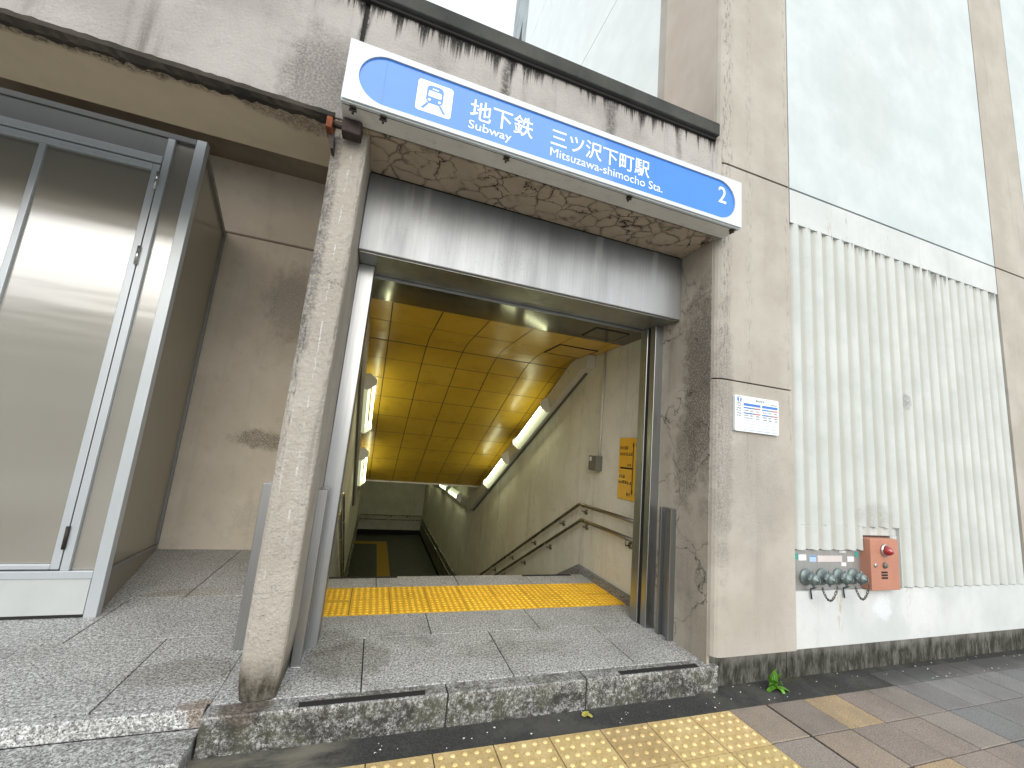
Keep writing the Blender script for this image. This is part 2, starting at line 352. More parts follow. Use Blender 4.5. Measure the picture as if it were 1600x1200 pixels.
mo = t.math('MULTIPLY', t.ramp(t.noise(6,6,.75), .55, .68), t.ramp(x, 2.7, 3.0)); c = t.mix(t.math('MULTIPLY', mo, .85), c, (.075,.085,.018))
lf = t.math('MULTIPLY', t.ramp(x, .75, .45), t.ramp(t.noise(1,4,.6,t.map((3,9,1))), .35, .65)); c = t.mix(t.math('MULTIPLY', lf, .75), c, (.23,.215,.17))
t.set(c, .8, spec=.35); t.bump(g, .5, .005); M['asphalt'] = t.m
t = NT('road asphalt'); g = t.noise(60,5,.7); t.set(t.mix(g, (.26,.26,.25), (.36,.355,.34)), .8); t.bump(g, .4, .006); M['road'] = t.m  # out of view, surface kept pale so it bounces light upward
M['kerb'] = concrete('kerb concrete', (.32,.31,.29), (.40,.39,.37), streak=.1)
M['landing'] = paint('dark landing floor', (.10,.11,.085), .45, var=.35, dirt=.3, scale=7)
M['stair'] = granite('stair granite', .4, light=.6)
def tilemat(name, c1, c2, sc, gap=.03):
    t = NT(name); b = t.n('ShaderNodeTexBrick'); mp = t.n('ShaderNodeMapping'); t.l(t.pos, mp.inputs[0]); mp.inputs['Rotation'].default_value = (rad(90), 0, rad(90))
    sx = t.n('ShaderNodeSeparateXYZ'); t.l(t.pos, sx.inputs[0]); cb = t.n('ShaderNodeCombineXYZ'); t.l(sx.outputs[1], cb.inputs[0]); t.l(sx.outputs[2], cb.inputs[1])
    t.l(cb.outputs[0], b.inputs['Vector']); b.inputs['Scale'].default_value = 1; b.inputs['Brick Width'].default_value = sc[0]; b.inputs['Row Height'].default_value = sc[1]; b.offset = sc[2]
    b.inputs['Mortar Size'].default_value = gap; b.inputs['Color1'].default_value = (*c1,1); b.inputs['Color2'].default_value = (*c2,1); b.inputs['Mortar'].default_value = (.05,.05,.04,1)
    t.set(t.mix(t.math('MULTIPLY', t.ramp(t.noise(6,5),.4,.7), .4), b.outputs[0], (.09,.085,.06)), .5); return t.m
M['stone_tile'] = tilemat('stone dado tile', (.20,.18,.13), (.30,.27,.20), (.6,.3,.5), .008)
M['wall_tile'] = tilemat('glazed dado tile', (.52,.53,.46), (.58,.58,.5), (.1,.1,0), .004)
M['rail_old'] = steel('worn handrail', (.34,.31,.25), .3, 'y', dirt=.4)
M['rail'] = steel('bright handrail', (.62,.62,.58), .2, 'y', dirt=.1)
M['trunk'] = paint('grey cable trunking', (.64,.62,.54), .45, var=.08, dirt=.12)
M['lamp_white'] = paint('white lamp cap', (.72,.73,.66), .4, var=.03)
M['diffuser'] = paint('glowing lamp diffuser', (.2,.21,.15), .4, var=.03); M['diffuser'].node_tree.nodes['Principled BSDF'].inputs['Emission Color'].default_value = (.93,1,.62,1); M['diffuser'].node_tree.nodes['Principled BSDF'].inputs['Emission Strength'].default_value = .25
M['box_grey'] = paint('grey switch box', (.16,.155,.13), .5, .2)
M['pale'] = paint('pale label', (.75,.76,.78), .5)
M['conduit'] = paint('cream conduit', (.62,.60,.52), .45)
M['dir_yellow'] = paint('orange yellow sign', (.80,.43,.02), .25, var=.04, coat=.6)
M['ink'] = paint('black print', (.03,.022,.012), .5)
M['ink_grey'] = paint('grey print', (.22,.25,.28), .5)
M['ink_blue'] = paint('blue print', (.06,.19,.58), .4)
M['ink_red'] = paint('red print', (.60,.15,.17), .4)
M['board'] = paint('white notice board', (.76,.82,.85), .25, var=.03, coat=.4)
M['plate'] = steel('hose inlet plate', (.5,.5,.49), .55, dirt=.35)
M['inlet'] = paint('grey green inlet', (.21,.265,.265), .42, .4, var=.3, dirt=.3, scale=25)
M['chain'] = paint('dull chain', (.13,.125,.115), .5, .7)
M['alarm'] = paint('terracotta alarm box', (.47,.215,.145), .5, var=.1, dirt=.12)
t = NT('red lamp lens'); t.set((.30,.006,.008), .15, spec=.7); t.b.inputs['Coat Weight'].default_value = 1; M['lens'] = t.m
M['chrome'] = paint('chrome ring', (.6,.6,.6), .25, .9)
M['green_label'] = paint('green label', (.05,.33,.28), .5)
M['blue_label'] = paint('pale blue label', (.42,.58,.80), .5)
M['pink_label'] = paint('faded plate', (.66,.61,.60), .5)
M['leaf'] = paint('weed leaf', (.16,.40,.04), .5, var=.45, scale=40)
M['dry_leaf'] = paint('yellow fallen leaf', (.50,.46,.10), .6, var=.3, scale=40)
def emit(name, c, s):
    t = NT(name); e = t.n('ShaderNodeEmission'); e.inputs[0].default_value = (*c,1); e.inputs[1].default_value = s; t.l(e.outputs[0], t.out.inputs[0]); return t.m
M['tube'] = emit('lit fluorescent tube', (.97,1,.62), 7)

M['house_wall'] = concrete('grey green house render', (.36,.37,.32), (.42,.43,.38), streak=.3)
# ------------------------------------------------------------------ ground
GZ = -.157
tag(B((-150,150,-150,.13,GZ-.16,GZ-.012)).build('ground', M['asphalt']), kind='structure')
tag(B((-14,30,-.155,.125,GZ-.011,GZ-.004)).build('gutter_strip', M['asphalt']), kind='structure')
tag(B((-30,60,-14,-3.6,GZ-.011,GZ-.004)).build('road', M['road']), kind='structure')
tag(B((-30,60,-3.598,-3.4,GZ-.011,GZ+.02)).build('road_kerb', M['kerb'], bevel=.01), kind='structure')
m = MB(); dome = MB
def domes(m, x0, y0, z0, s, n, r, h, marg, tone=1.3):
    base = m.cur; m.cur = tuple(v*tone for v in base)
    for i in range(n):
        for j in range(n):
            cx = x0 + marg + (s-2*marg)*i/(n-1); cy = y0 + marg + (s-2*marg)*j/(n-1)
            k = 10; vs = []; fs = []
            for rr, zz in ((r,0),(r*.9,h*.55),(r*.6,h)):
                for q in range(k): vs.append((cx+rr*math.cos(2*PI*q/k), cy+rr*math.sin(2*PI*q/k), z0+zz))
            for a in range(2):
                for q in range(k): fs.append((a*k+q, a*k+(q+1)%k, (a+1)*k+(q+1)%k, (a+1)*k+q))
            fs.append([2*k+q for q in range(k)]); m.add(vs, fs, True)
    m.cur = base
# sidewalk pavers
K = 2.35
pal = [(.118,.103,.090),(.122,.104,.094),(.127,.108,.090),(.12,.107,.097),(.125,.104,.092)]
grey = [(.105,.105,.107),(.12,.12,.122),(.095,.098,.10),(.112,.108,.11)]
X0 = 1.015
pal = [tuple(v*K for v in c) for c in pal]; grey = [tuple(v*1.95 for v in c) for c in grey]
def col_for(i, j):
    if j >= 4: q = random.uniform(.36,.42); return (q, q*.97, q*.92)  # rows out of view, made pale to bounce light onto soffit and recess
    if (i,j) in ((8,0),(7,1),(8,2)): return (.42,.32,.20) if (i,j) != (7,1) else (.35,.29,.235)
    if i >= 11: return random.choice(grey)
    return random.choice(pal)
for j in range(0, 11):
    for i in range(-13, 40):
        x0 = X0 + .3*i + (.012*(i-6) if i > 6 else 0); w = .3 + (.012 if i > 6 else 0); y1 = -.1495 - .3*j
        if j < 2 and i < 6: continue
        m.cur = col_for(i, j); q = random.uniform(.92, 1.08); m.cur = tuple(v*q for v in m.cur)
        dz = random.uniform(-.0015,.0015)
        m.box(x0+.0035, x0+w-.0035, y1-.2965, y1-.0035, GZ-.011, GZ+dz)
for i in range(11, 40):
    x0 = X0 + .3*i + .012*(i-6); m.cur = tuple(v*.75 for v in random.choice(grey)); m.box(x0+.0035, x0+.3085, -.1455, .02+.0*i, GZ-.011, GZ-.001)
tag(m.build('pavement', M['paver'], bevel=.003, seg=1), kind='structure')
m = MB()
for j in range(2):
    for i in range(-3, 6):
        x0 = X0 + .3*i; y0 = -.1576 - .3*(j+1); q = random.uniform(.9,1.06); m.cur = (q, q*random.uniform(.96,1.02), q*.97)
        m.box(x0+.003, x0+.297, y0+.003, y0+.297, GZ-.011, GZ); domes(m, x0, y0, GZ, .3, 5, .0135, .0055, .034, 1.42)
tag(m.build('tactile_paving', M['tact_out']), 'ochre dotted tactile pavers on the pavement in front of the step', 'tactile paving')

# ------------------------------------------------------------------ granite floors
def slabs(rows, z0, z1, g=.0036, ch=True):
    m = MB()
    for y0, y1, xs in rows:
        for a, b in zip(xs[:-1], xs[1:]): m.box(a+g, b-g, y0+g, y1-g, z0, z1)
    return m
tag(slabs([(.12,.7215,(.0,.665,1.505,2.343,2.92)),(.7215,1.0965,(.27,1.1,1.905,2.95)),(1.6995,1.995,(.27,.738,1.48,2.22,2.95))], -.04, 0).build('entrance_floor', M['granite'], bevel=.0015, seg=1), kind='structure')
tag(B((.26,2.94,.125,1.99,-.17,-.006)).build('entrance_floor_bed', M['joint']), kind='structure')
tag(slabs([(.0166,.12,(-.005,1.103,1.925,2.9115))], -.172, 0).build('entrance_step', M['granite_nose'], bevel=.006), kind='structure')
tag(B((.01,2.905,.024,.124,-.17,-.008)).build('entrance_step_bed', M['joint']), kind='structure')
tag(slabs([(.14,.865,(-3.5,-2.2,-1.35,-.452,.005)),(.865,1.565,(-3.5,-2.6,-1.75,-.94,.27)),(1.565,2.96,(-3.5,-2.6,-1.6,-.62,.27))], -.04, .001).build('platform_floor', M['granite_left'], bevel=.0015, seg=1), kind='structure')
tag(slabs([(.088,.14,(-3.5,-2.0,-.9,-.006))], -.078, .001).build('platform_step', M['granite_left'], bevel=.006), kind='structure')
tag(slabs([(-.13,.1,(-3.5,-1.9,-.75,-.008))], -.172, -.079).build('platform_lower_step', M['granite_low'], bevel=.006), kind='structure')
tag(B((-3.49,.0,.11,2.95,-.17,-.008)).build('platform_bed', M['joint']), kind='structure')
m = MB(); yt = 1.0983
for j in range(2):
    for i in range(-1, 8):
        x0 = .5448+.3*i; x1 = x0+.3
        if i == -1: x0 = .275
        q = random.uniform(.94,1.05); m.cur = (q,q*random.uniform(.97,1.02),q)
        m.box(x0+.002, min(x1,2.915)-.002, yt+.3*j+.002, yt+.3*j+.298, -.03, .0005)
        domes(m, x0, yt+.3*j, .0005, .3 if -1 < i and x1 < 2.93 else .27, 6, .0155, .005, .03, 1.25)
tag(m.build('tactile_strip', M['tact_in']), 'bright yellow tactile strip across the entrance floor above the stairs', 'tactile paving')
def strip(x0, x1, y0, y1, z, label):
    o = MB().prism(rrect(x0,x1,y0,y1,.004,3), z, z+.003).build('grip_strip', M['strip']); tag(o, label, 'grip strip', 'black grip strips'); return o
strip(.386,.985,.030,.068,0,'black grip strip on the front step beside the rough pillar')
strip(2.165,2.755,.030,.068,0,'black grip strip on the front step at its right-hand end')
strip(.315,.93,1.945,1.985,0,'black grip strip at the top of the stairs on the left')
strip(2.2,2.765,1.945,1.985,0,'black grip strip at the top of the stairs on the right')

# ------------------------------------------------------------------ stairs, landing, passage
m = MB()
prof = [(1.992,-.006)]; 
for k in range(18):
    y = 1.992+.312*k; z = -.1528*k
    prof += [(y,z-.1528 if k else -.1528),(y+.312,z-.1528)] if k < 17 else [(y,z-.1528)]
prof += [(7.6,-2.75),(7.6,-3.0),(1.992,-3.0)]
prof[0] = (1.992,-.045)
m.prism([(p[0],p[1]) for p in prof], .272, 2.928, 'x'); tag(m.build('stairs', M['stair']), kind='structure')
tag(B((.2,3.0,7.602,17.2,-3.0,-2.75)).build('landing_floor', M['landing']), kind='structure')
m = MB(); m.cur = (1,1,1); m.box(1.12,1.5,7.9,15.25,-2.75,-2.742); m.box(.28,1.5,15.252,15.62,-2.75,-2.742)
tag(m.build('landing_tactile_strip', M['tact_land']), 'dim yellow L-shaped tactile strip on the landing at the foot of the stairs', 'tactile paving')
tag(B((2.93,3.2,.82,17.2,-3.1,2.7)).build('passage_wall_right', M['plaster']), kind='structure')
tag(B((-.1,.27,2.965,17.2,-3.1,2.7),(.11,.27,.85,2.963,-3.1,2.7)).build('passage_wall_left', M['plaster']), kind='structure')
tag(B((.1,3.1,17.0,17.2,-3.1,.6)).build('passage_end_wall', M['plaster']), kind='structure')
# dado and skirting
tag(B((2.915,2.929,7.65,16.99,-2.63,-2.0),(.271,.285,7.65,16.99,-2.63,-2.0)).build('passage_dado', M['stone_tile']), kind='structure')
tag(B((2.908,2.929,7.65,16.98,-2.75,-2.632),(.271,.292,7.65,16.98,-2.75,-2.632),(.293,2.907,16.97,16.999,-2.75,-2.56)).build('passage_skirting', M['black']), kind='structure')
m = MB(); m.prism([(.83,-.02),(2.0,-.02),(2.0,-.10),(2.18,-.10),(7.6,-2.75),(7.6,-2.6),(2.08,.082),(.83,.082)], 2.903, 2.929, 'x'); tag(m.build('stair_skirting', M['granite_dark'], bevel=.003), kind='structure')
m = MB(); m.prism([(.86,-.02),(2.0,-.02),(2.0,-.14),(7.5,-2.7),(7.5,-2.0),(2.1,.62),(.86,.62)], .271, .284, 'x'); tag(m.build('stair_dado', M['wall_tile']), kind='structure')
# ceiling: flat bay, soft bend, long slope; separate glossy panels on a dark backing
def czl(y):
    r = .42; s = .49; y0 = 2.72
    if y < y0-r: return 2.5
    if y > y0+r: return 2.5-s*(y-y0)
    u = (y-(y0-r))/(2*r); return 2.5 - s*2*r*u*u/2
ys_seams = [1.40, 2.05, 2.72, 3.12, 3.52, 3.95, 4.45, 4.95, 5.45, 5.95, 6.45, 6.95]
xs_seams = [.28,.54,.99,1.44,1.89,2.34,2.79,2.92]
m = MB()
for i in range(len(xs_seams)-1):
    for j in range(len(ys_seams)-1):
        x0, x1 = xs_seams[i]+.005, xs_seams[i+1]-.005; ya, yb = ys_seams[j]+.0025, ys_seams[j+1]-.0025
        if j in (1,): yb -= .005
        if j in (2,): ya += .005
        n = 6 if j in (1,2) else 2 if j == 3 else 1
        dz = random.uniform(-.0015,.0015)
        for k in range(n):
            p, q = ya+(yb-ya)*k/n, ya+(yb-ya)*(k+1)/n
            m.add([(x0,p,czl(p)+dz),(x1,p,czl(p)+dz),(x1,q,czl(q)+dz),(x0,q,czl(q)+dz),(x0,p,czl(p)+.004),(x1,p,czl(p)+.004),(x1,q,czl(q)+.004),(x0,q,czl(q)+.004)],
                  [(3,2,1,0),(4,5,6,7)] + ([(0,1,5,4)] if k == 0 else []) + ([(2,3,7,6)] if k == n-1 else []) + [(1,2,6,5),(3,0,4,7)], False)
tag(m.build('passage_ceiling', M['yellow_ceiling']), kind='structure')
m = MB(); pts = [(y, czl(y)+.007) for y in (1.40,1.9,2.3,2.44,2.58,2.72,2.86,3.0,3.14,6.95)]
m.prism(pts + [(6.95,.72),(6.95,.9),(3.2,2.75),(1.40,2.75)], .272, 2.928, 'x'); tag(m.build('passage_ceiling_backing', M['joint']), kind='structure')
m = MB()
for k, y in enumerate(ys_seams[1:-1]):
    w_ = .007 if k == 1 else .0028
    m.add([(.285,y-w_,czl(y-w_)-.0012),(2.915,y-w_,czl(y-w_)-.0012),(2.915,y+w_,czl(y+w_)-.0012),(.285,y+w_,czl(y+w_)-.0012),(.285,y-w_,czl(y)+.003),(2.915,y-w_,czl(y)+.003),(2.915,y+w_,czl(y)+.003),(.285,y+w_,czl(y)+.003)], [(0,3,2,1),(4,5,6,7),(0,1,5,4),(1,2,6,5),(2,3,7,6),(3,0,4,7)])
tag(m.build('passage_ceiling_joints', M['joint']), kind='structure')
tag(B((.272,2.928,6.952,17.0,.40,.6)).build('corridor_ceiling', M['plaster']), kind='structure')
tag(B((.272,2.928,.80,1.397,2.5,2.75)).build('lintel_panel', M['lintel']), kind='structure')
h = thing('ceiling_hatch', (2.6,2.0,2.49), 'square access hatch with dark edges in the yellow ceiling', 'access hatch')
B((2.345,2.355,1.76,2.22,2.490,2.4985),(2.815,2.825,1.76,2.22,2.490,2.4985),(2.355,2.815,1.76,1.77,2.490,2.4985),(2.355,2.815,2.21,2.22,2.490,2.4985)).build('hatch_frame', M['joint'], h)
B((2.36,2.81,1.775,2.205,2.4925,2.4975)).build('hatch_panel', M['yellow_ceiling'], h)
h = thing('ceiling_hatch', (2.6,1.2,2.49), 'dark access hatch with a thin frame in the grey lintel panel', 'access hatch')
B((2.38,2.386,1.0,1.3,2.493,2.4985),(2.734,2.74,1.0,1.3,2.493,2.4985),(2.386,2.734,1.0,1.006,2.493,2.4985),(2.386,2.734,1.294,1.3,2.493,2.4985)).build('hatch_frame', M['joint'], h)
B((2.389,2.731,1.009,1.291,2.494,2.4975)).build('hatch_panel', M['lintel'], h)

# cable trunking with lamps
def zs(y): return 2.5-.49*(y-2.72)
SL = math.atan(.49); D = Vector((0, math.cos(SL), -math.sin(SL))); N = Vector((0, math.sin(SL), math.cos(SL)))
def trunking(x0, x1, label):
    r = thing('cable_trunking', (x0, 2.3, 2.3), label, 'cable trunking', 'trunking along the stair ceiling')
    m = MB(); m.prism([(1.98,2.497),(2.0,2.34),(2.16,2.325),(7.40,-.16),(16.9,-.16),(16.9,.02),(7.52,.02),(3.0,zs(3.0)-.17),(2.45,2.47),(2.3,2.497)], x0, x1, 'x')
    m.build('trunk_body', M['trunk'], r, bevel=.004)
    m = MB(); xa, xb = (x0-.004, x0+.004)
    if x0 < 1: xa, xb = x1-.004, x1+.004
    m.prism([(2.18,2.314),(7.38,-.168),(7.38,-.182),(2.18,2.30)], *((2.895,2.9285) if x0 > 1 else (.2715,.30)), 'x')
    m.build('trunk_shadow_strip', M['box_grey'], r)  # dark strip standing in for the shadow line below the trunking
    for y in (2.12,2.5,2.9,4.6,6.2,7.0):
        mm = MB(); mm.lathe([(.0001,.006),(.006,.006),(.007,0)], ((x0 if x0 > 1 else x1), y, zs(y)-.24), ((-1 if x0 > 1 else 1),0,0), 8)
        mm.build('screw', M['dark_metal'], r)
    return r
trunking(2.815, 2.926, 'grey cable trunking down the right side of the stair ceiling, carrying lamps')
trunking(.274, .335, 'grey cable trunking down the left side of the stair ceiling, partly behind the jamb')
def lamp(side, yc, L, off, label, flat=None):
    """side -1: on the right trunking, facing left"""
    s = side; xb = 2.812 if s < 0 else .338
    c = Vector((xb, yc, zs(yc)-off)) if flat is None else Vector((xb, yc, flat))
    d = D if flat is None else Vector((0,1,0)); n = N if flat is None else Vector((0,0,1)); ex = Vector((s,0,0))
    r = thing('stair_lamp', c, label, 'fluorescent lamp', 'fluorescent lamps along the trunking')
    def pt(a, b, e): return c + d*a + n*b + ex*e
    def ext(pl, a0, a1, mb):
        k = len(pl); vs = [pt(a0,b,e) for b,e in pl] + [pt(a1,b,e) for b,e in pl]
        mb.add(vs, [list(range(k))[::-1], list(range(k,2*k))] + [(i,(i+1)%k,k+(i+1)%k,k+i) for i in range(k)])
    m = MB(); ext([(-.10,.0),(.10,.0),(.112,.04),(.022,.068),(-.022,.068),(-.112,.04)], -L/2, L/2, m); m.build('diffuser', M['diffuser'], r, bevel=.003)
    for a in (-1,1):
        m = MB(); ext([(-.115,0),(.115,0),(.118,.05),(.04,.135),(-.04,.135),(-.118,.05)], a*L/2, a*(L/2+.022), m); m.build('end_cap', M['lamp_white'], r, bevel=.004)
    m = MB(); m.tube([pt(-L/2+.012,-.012,.108), pt(L/2-.012,-.012,.108)], .0155, 12); m.build('tube', M['tube'], r)
    return r
lamp(-1, 3.62, 1.22, .37, 'lit fluorescent lamp on the right trunking, the upper and larger one')
lamp(-1, 5.28, 1.22, .37, 'lit fluorescent lamp on the right trunking, the lower one on the slope')
lamp(1, 3.75, 1.22, .28, 'lit fluorescent lamp beside the left steel jamb, the upper one')
lamp(1, 5.75, 1.22, .28, 'lit fluorescent lamp beside the left steel jamb, the lower one')
lamp(-1, 9.05, 1.25, 0, 'lit fluorescent lamp in the lower corridor, nearer the stairs', flat=-.02)
lamp(-1, 10.8, 1.25, 0, 'lit fluorescent lamp in the lower corridor, farther from the stairs', flat=-.02)
lamp(-1, 13.0, 1.25, 0, 'added fluorescent lamp, out of view, at the far end of the lower corridor', flat=-.02)  # unseen lamp, added to brighten the corridor's far wall
lamp(-1, 15.3, 1.25, 0, 'added fluorescent lamp, out of view, in the lower corridor close to its end wall', flat=-.02)  # second added lamp, hidden by the ceiling edge, same purpose
# handrails
def handrail(name, paths, r, mat, brs, label, bx, bmat=None):
    t = thing(name, paths[0][0], label, 'handrail')
    for p in paths: MB().tube(p, r, 12).build('rail', mat, t)
    for (p, q) in brs:
        m = MB(); P_, Q = Vector(p), Vector(q); mid = Vector((P_.x, P_.y, P_.z-.06)); m.tube([P_, mid, Vector((Q.x,Q.y,mid.z))], .008, 8)
        d = (Vector((Q.x,Q.y,mid.z))-mid).normalized(); m.lathe([(.0001,-.014),(.03,-.014),(.032,-.002)], (Q.x,Q.y,mid.z), d, 14); m.build('bracket', bmat or mat, t)
    return t
xr = 2.868
def rp(z0, yb, z1): return [(xr,.86,z0+.0),(xr,yb-.02,z0),(xr,yb+.03,z0-.02),(xr,7.35,z0-.488*(7.35-yb))]
pu, pl = rp(.748,2.065,0), rp(.583,2.0,0)
br = []
for y in (1.1,1.95): br += [((xr,y,.583-.01),(2.929,y,.52))]
for y in (1.98,): br += [((xr,y,.735),(2.929,y,.7))]
for y in (2.9,3.8,4.7,5.6,6.5): br += [((xr,y,.573-.488*(y-2.0)),(2.929,y,0)), ((xr,y-.35,.738-.488*(y-.35-2.065)),(2.929,y-.35,0))]
handrail('handrail', [pu, pl], .019, M['rail_old'], br, 'dark double handrail on the right wall beside the tactile strip, going down the stairs', 2.93)
c1 = [(xr,7.45,-1.9),(xr,16.93,-1.95),(.34,16.93,-1.95)]; c2 = [(xr,7.45,-2.1),(xr,16.93,-2.13),(.34,16.93,-2.13)]
br = [((xr,y,-1.95),(2.929,y,0)) for y in (9,11,13,15)] + [((x,16.93,-1.95),(x,16.999,0)) for x in (.9,1.6,2.3)]
handrail('handrail', [c1, c2], .02, M['rail'], br, 'bright double handrail around the landing wall at the bottom', 2.93)
xl = .335
handrail('handrail', [[(xl,.95,.75),(xl,2.03,.75),(xl,2.1,.72),(xl,7.4,-1.87),(xl,16.6,-1.95)],[(xl,.95,.585),(xl,1.97,.585),(xl,2.04,.555),(xl,7.4,-2.05),(xl,16.6,-2.13)]], .018, M['rail'],
    [((xl,y,-1.95),(.2855,y,0)) for y in (8.5,10.5,12.5,14.5)], 'bright double handrail on the left wall, mostly hidden by the steel jamb', .27)
# switch box, conduit, direction sign
r = thing('switch_box', (2.89,1.78,1.15), 'small grey switch box with a pale conduit on the right stair wall', 'switch box')
B((2.848,2.928,1.70,1.87,1.15,1.31)).build('box_body', M['box_grey'], r, bevel=.004)
B((2.8455,2.8475,1.80,1.845,1.25,1.295)).build('sticker', M['pale'], r)
MB().tube([(2.912,1.745,1.312),(2.912,1.745,2.497)], .013, 10).build('conduit', M['conduit'], r)
r = thing('direction_sign', (2.92,1.19,.91), 'orange-yellow direction sign with black arrows on the right stair wall', 'sign')
m = MB(); m.prism([(1.012,.912),(1.362,.912),(1.362,1.512),(1.012,1.512)], 2.919, 2.928, 'x'); m.build('sign_plate', M['dir_yellow'], r, bevel=.002)
m = MB(); xs = (2.9165,2.9185)
m.prism([(1.108,1.0),(1.118,1.0),(1.118,1.44),(1.108,1.44)], *xs, 'x'); m.prism([(1.118,1.205),(1.325,1.205),(1.325,1.222),(1.118,1.222)], *xs, 'x')
m.prism([(1.113,1.475),(1.098,1.43),(1.128,1.43)], *xs, 'x'); m.prism([(1.113,.962),(1.128,1.005),(1.098,1.005)], *xs, 'x'); m.build('arrow', M['ink'], r)
def glyphs(m, u0, z0, s, n, face):
    """n small illegible characters, each a few strokes; face(u, z, u2, z2) adds one stroke"""
    for k in range(n):
        a = u0 + k*s*1.08
        for q in range(random.choice((2,3))):
            zz = z0 + s*(.1+.35*q); face(a+s*.08, zz, a+s*random.uniform(.75,.95), zz+s*.13)
        for q in range(random.choice((1,2))):
            uu = a + s*random.uniform(.15,.75); face(uu, z0+s*.02, uu+s*.13, z0+s*.95)
m = MB()
def f(u,z,u2,z2): m.prism([(-u2,z),(-u,z),(-u,z2),(-u2,z2)], *xs, 'x')
for (y, z, s, n) in ((1.345,1.395,.034,4),(1.345,1.335,.034,6),(1.20,1.232,.03,2),(1.345,1.115,.034,3),(1.345,1.06,.034,6),(1.20,.955,.03,2),(1.075,1.43,.03,1),(1.075,.965,.03,1)):
    m = MB(); glyphs(m, -y, z, s, n, f); m.build('lettering', M['ink'], r)

# ------------------------------------------------------------------ station building
st = thing('station_entrance', (0,0,0), 'weathered concrete subway entrance with a dark coping, rough pillar and open recess', 'building')
B((-6,.155,0,.385,3.056,3.885),(.179,2.835,0,.385,3.056,3.885)).build('fascia', M['fascia'], st, bevel=.006)
B((-6,2.835,.02,.488,3.06,3.88)).build('fascia_core', M['joint'], st)
m = MB()
for a, b in ((-6,2.80),): m.box(a,b,-.05,.42,3.885,3.992)
m.build('coping', M['coping'], st, bevel=.008)
B((-6,2.79,-.022,.1,3.862,3.884)).build('coping_drip', M['black'], st)
B((.29,2.836,.012,.396,3.045,3.055)).build('soffit', M['soffit'], st)
B((-6,.288,.012,.487,3.045,3.0555)).build('soffit_left', M['soffit_left'], st)
# ragged grimy lower arris of the fascia on the left
m = MB(); n = 130; prev = None
for i in range(n+1):
    x = -3.6 + (3.6+.10)*i/n; d = .018 + .012*random.random() + (.02*math.exp(-((x+.9)/.5)**2)); y = .01 + .022*random.random()
    cur = [(x,-.003,3.055+.022+.008*random.random()),(x,-.006,3.052),(x,y,3.045-d*.35),(x,y+.035+.02*random.random(),3.0435)]
    if prev: m.add(prev+cur, [(0,1,5,4),(1,2,6,5),(2,3,7,6)])
    prev = cur
m.build('drip_edge', M['edge_grime'], st)
# pillar with rounded arrises, foot rounded off
px0, px1, py0 = .10, .284, .055
RC = .024
base = [(px0,.9),(px0,py0+RC)] + [(px0+RC-RC*math.cos(a), py0+RC-RC*math.sin(a)) for a in [rad(15*i) for i in range(1,7)]] + [(px1-RC+RC*math.sin(a), py0+RC-RC*math.cos(a)) for a in [rad(15*i) for i in range(0,7)]] + [(px1,.9)]
m = MB(); zz = [-.012,.02,.06,.12,.22,.4] + [.4+.2*k for k in range(1,14)] + [3.05]; rng = random.Random(3)
rings = []
for z in zz:
    k = max(0, 1-z/.14) if z < .14 else 0
    rings.append([(x + rng.uniform(-.002,.002) + (.014*k*(-1 if x > .19 else 1) if y < .2 else 0), y + (.035*k**1.5 if y < .2 else 0) + rng.uniform(-.002,.002) + .03*(1-min(1,z/1.5)), z) for x, y in base])
nb = len(base)
vs = [v for R in rings for v in R]; fs = []
for i in range(len(rings)-1):
    for q in range(nb-1): fs.append((i*nb+q, i*nb+q+1, (i+1)*nb+q+1, (i+1)*nb+q))
    fs.append((i*nb+nb-1, i*nb, (i+1)*nb, (i+1)*nb+nb-1))
m.add(vs, fs, False); m.add([], []); pl_ = m.build('pillar', M['pillar'], st)
B((.102,.268,.932,2.96,-.05,4.3)).build('dividing_wall', M['recess_wall'], st)
B((-4.5,.10,2.952,3.1,-.05,3.442),(-4.5,.10,2.952,3.1,3.466,4.4)).build('back_wall', M['recess_wall'], st)
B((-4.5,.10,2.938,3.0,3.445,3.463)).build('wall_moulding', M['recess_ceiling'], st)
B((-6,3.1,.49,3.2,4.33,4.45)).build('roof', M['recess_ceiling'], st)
B((-4.6,-4.5,.3,3.1,-.05,4.33)).build('end_wall', M['recess_wall'], st)
B((.29,2.83,.99,3.2,2.76,3.0),(.272,2.93,.82,.99,2.76,4.3)).build('passage_roof', M['joint'], st)

# ------------------------------------------------------------------ shutter
r = thing('roller_shutter', (1.5,.4,0), 'open steel roller shutter box with grime streaks and steel guide rails over the entrance', 'roller shutter')
B((.286,2.838,.40,.80,2.492,3.042)).build('shutter_box', M['shutter'], r, bevel=.006)
B((.300,2.825,.425,.775,2.484,2.4915)).build('box_underside', M['shutter_under'], r)
B((.38,2.76,.80,.815,2.470,2.498),(.38,2.76,.785,.797,2.462,2.4835)).build('slot_lip', M['jamb'], r)
B((.286,.392,.62,.69,0,2.483),(.286,.392,.725,.82,0,2.483),(.286,.33,.69,.725,0,2.483)).build('guide_rail', M['jamb'], r, bevel=.004)
B((2.756,2.862,.615,.685,0,2.483),(2.748,2.862,.72,.82,0,2.483),(2.80,2.862,.685,.72,0,2.483)).build('guide_rail', M['jamb'], r, bevel=.004)
B((.331,.3915,.692,.723,.001,2.48)).build('guide_slot', M['black'], r); B((2.758,2.799,.687,.718,.001,2.48)).build('guide_slot', M['black'], r)

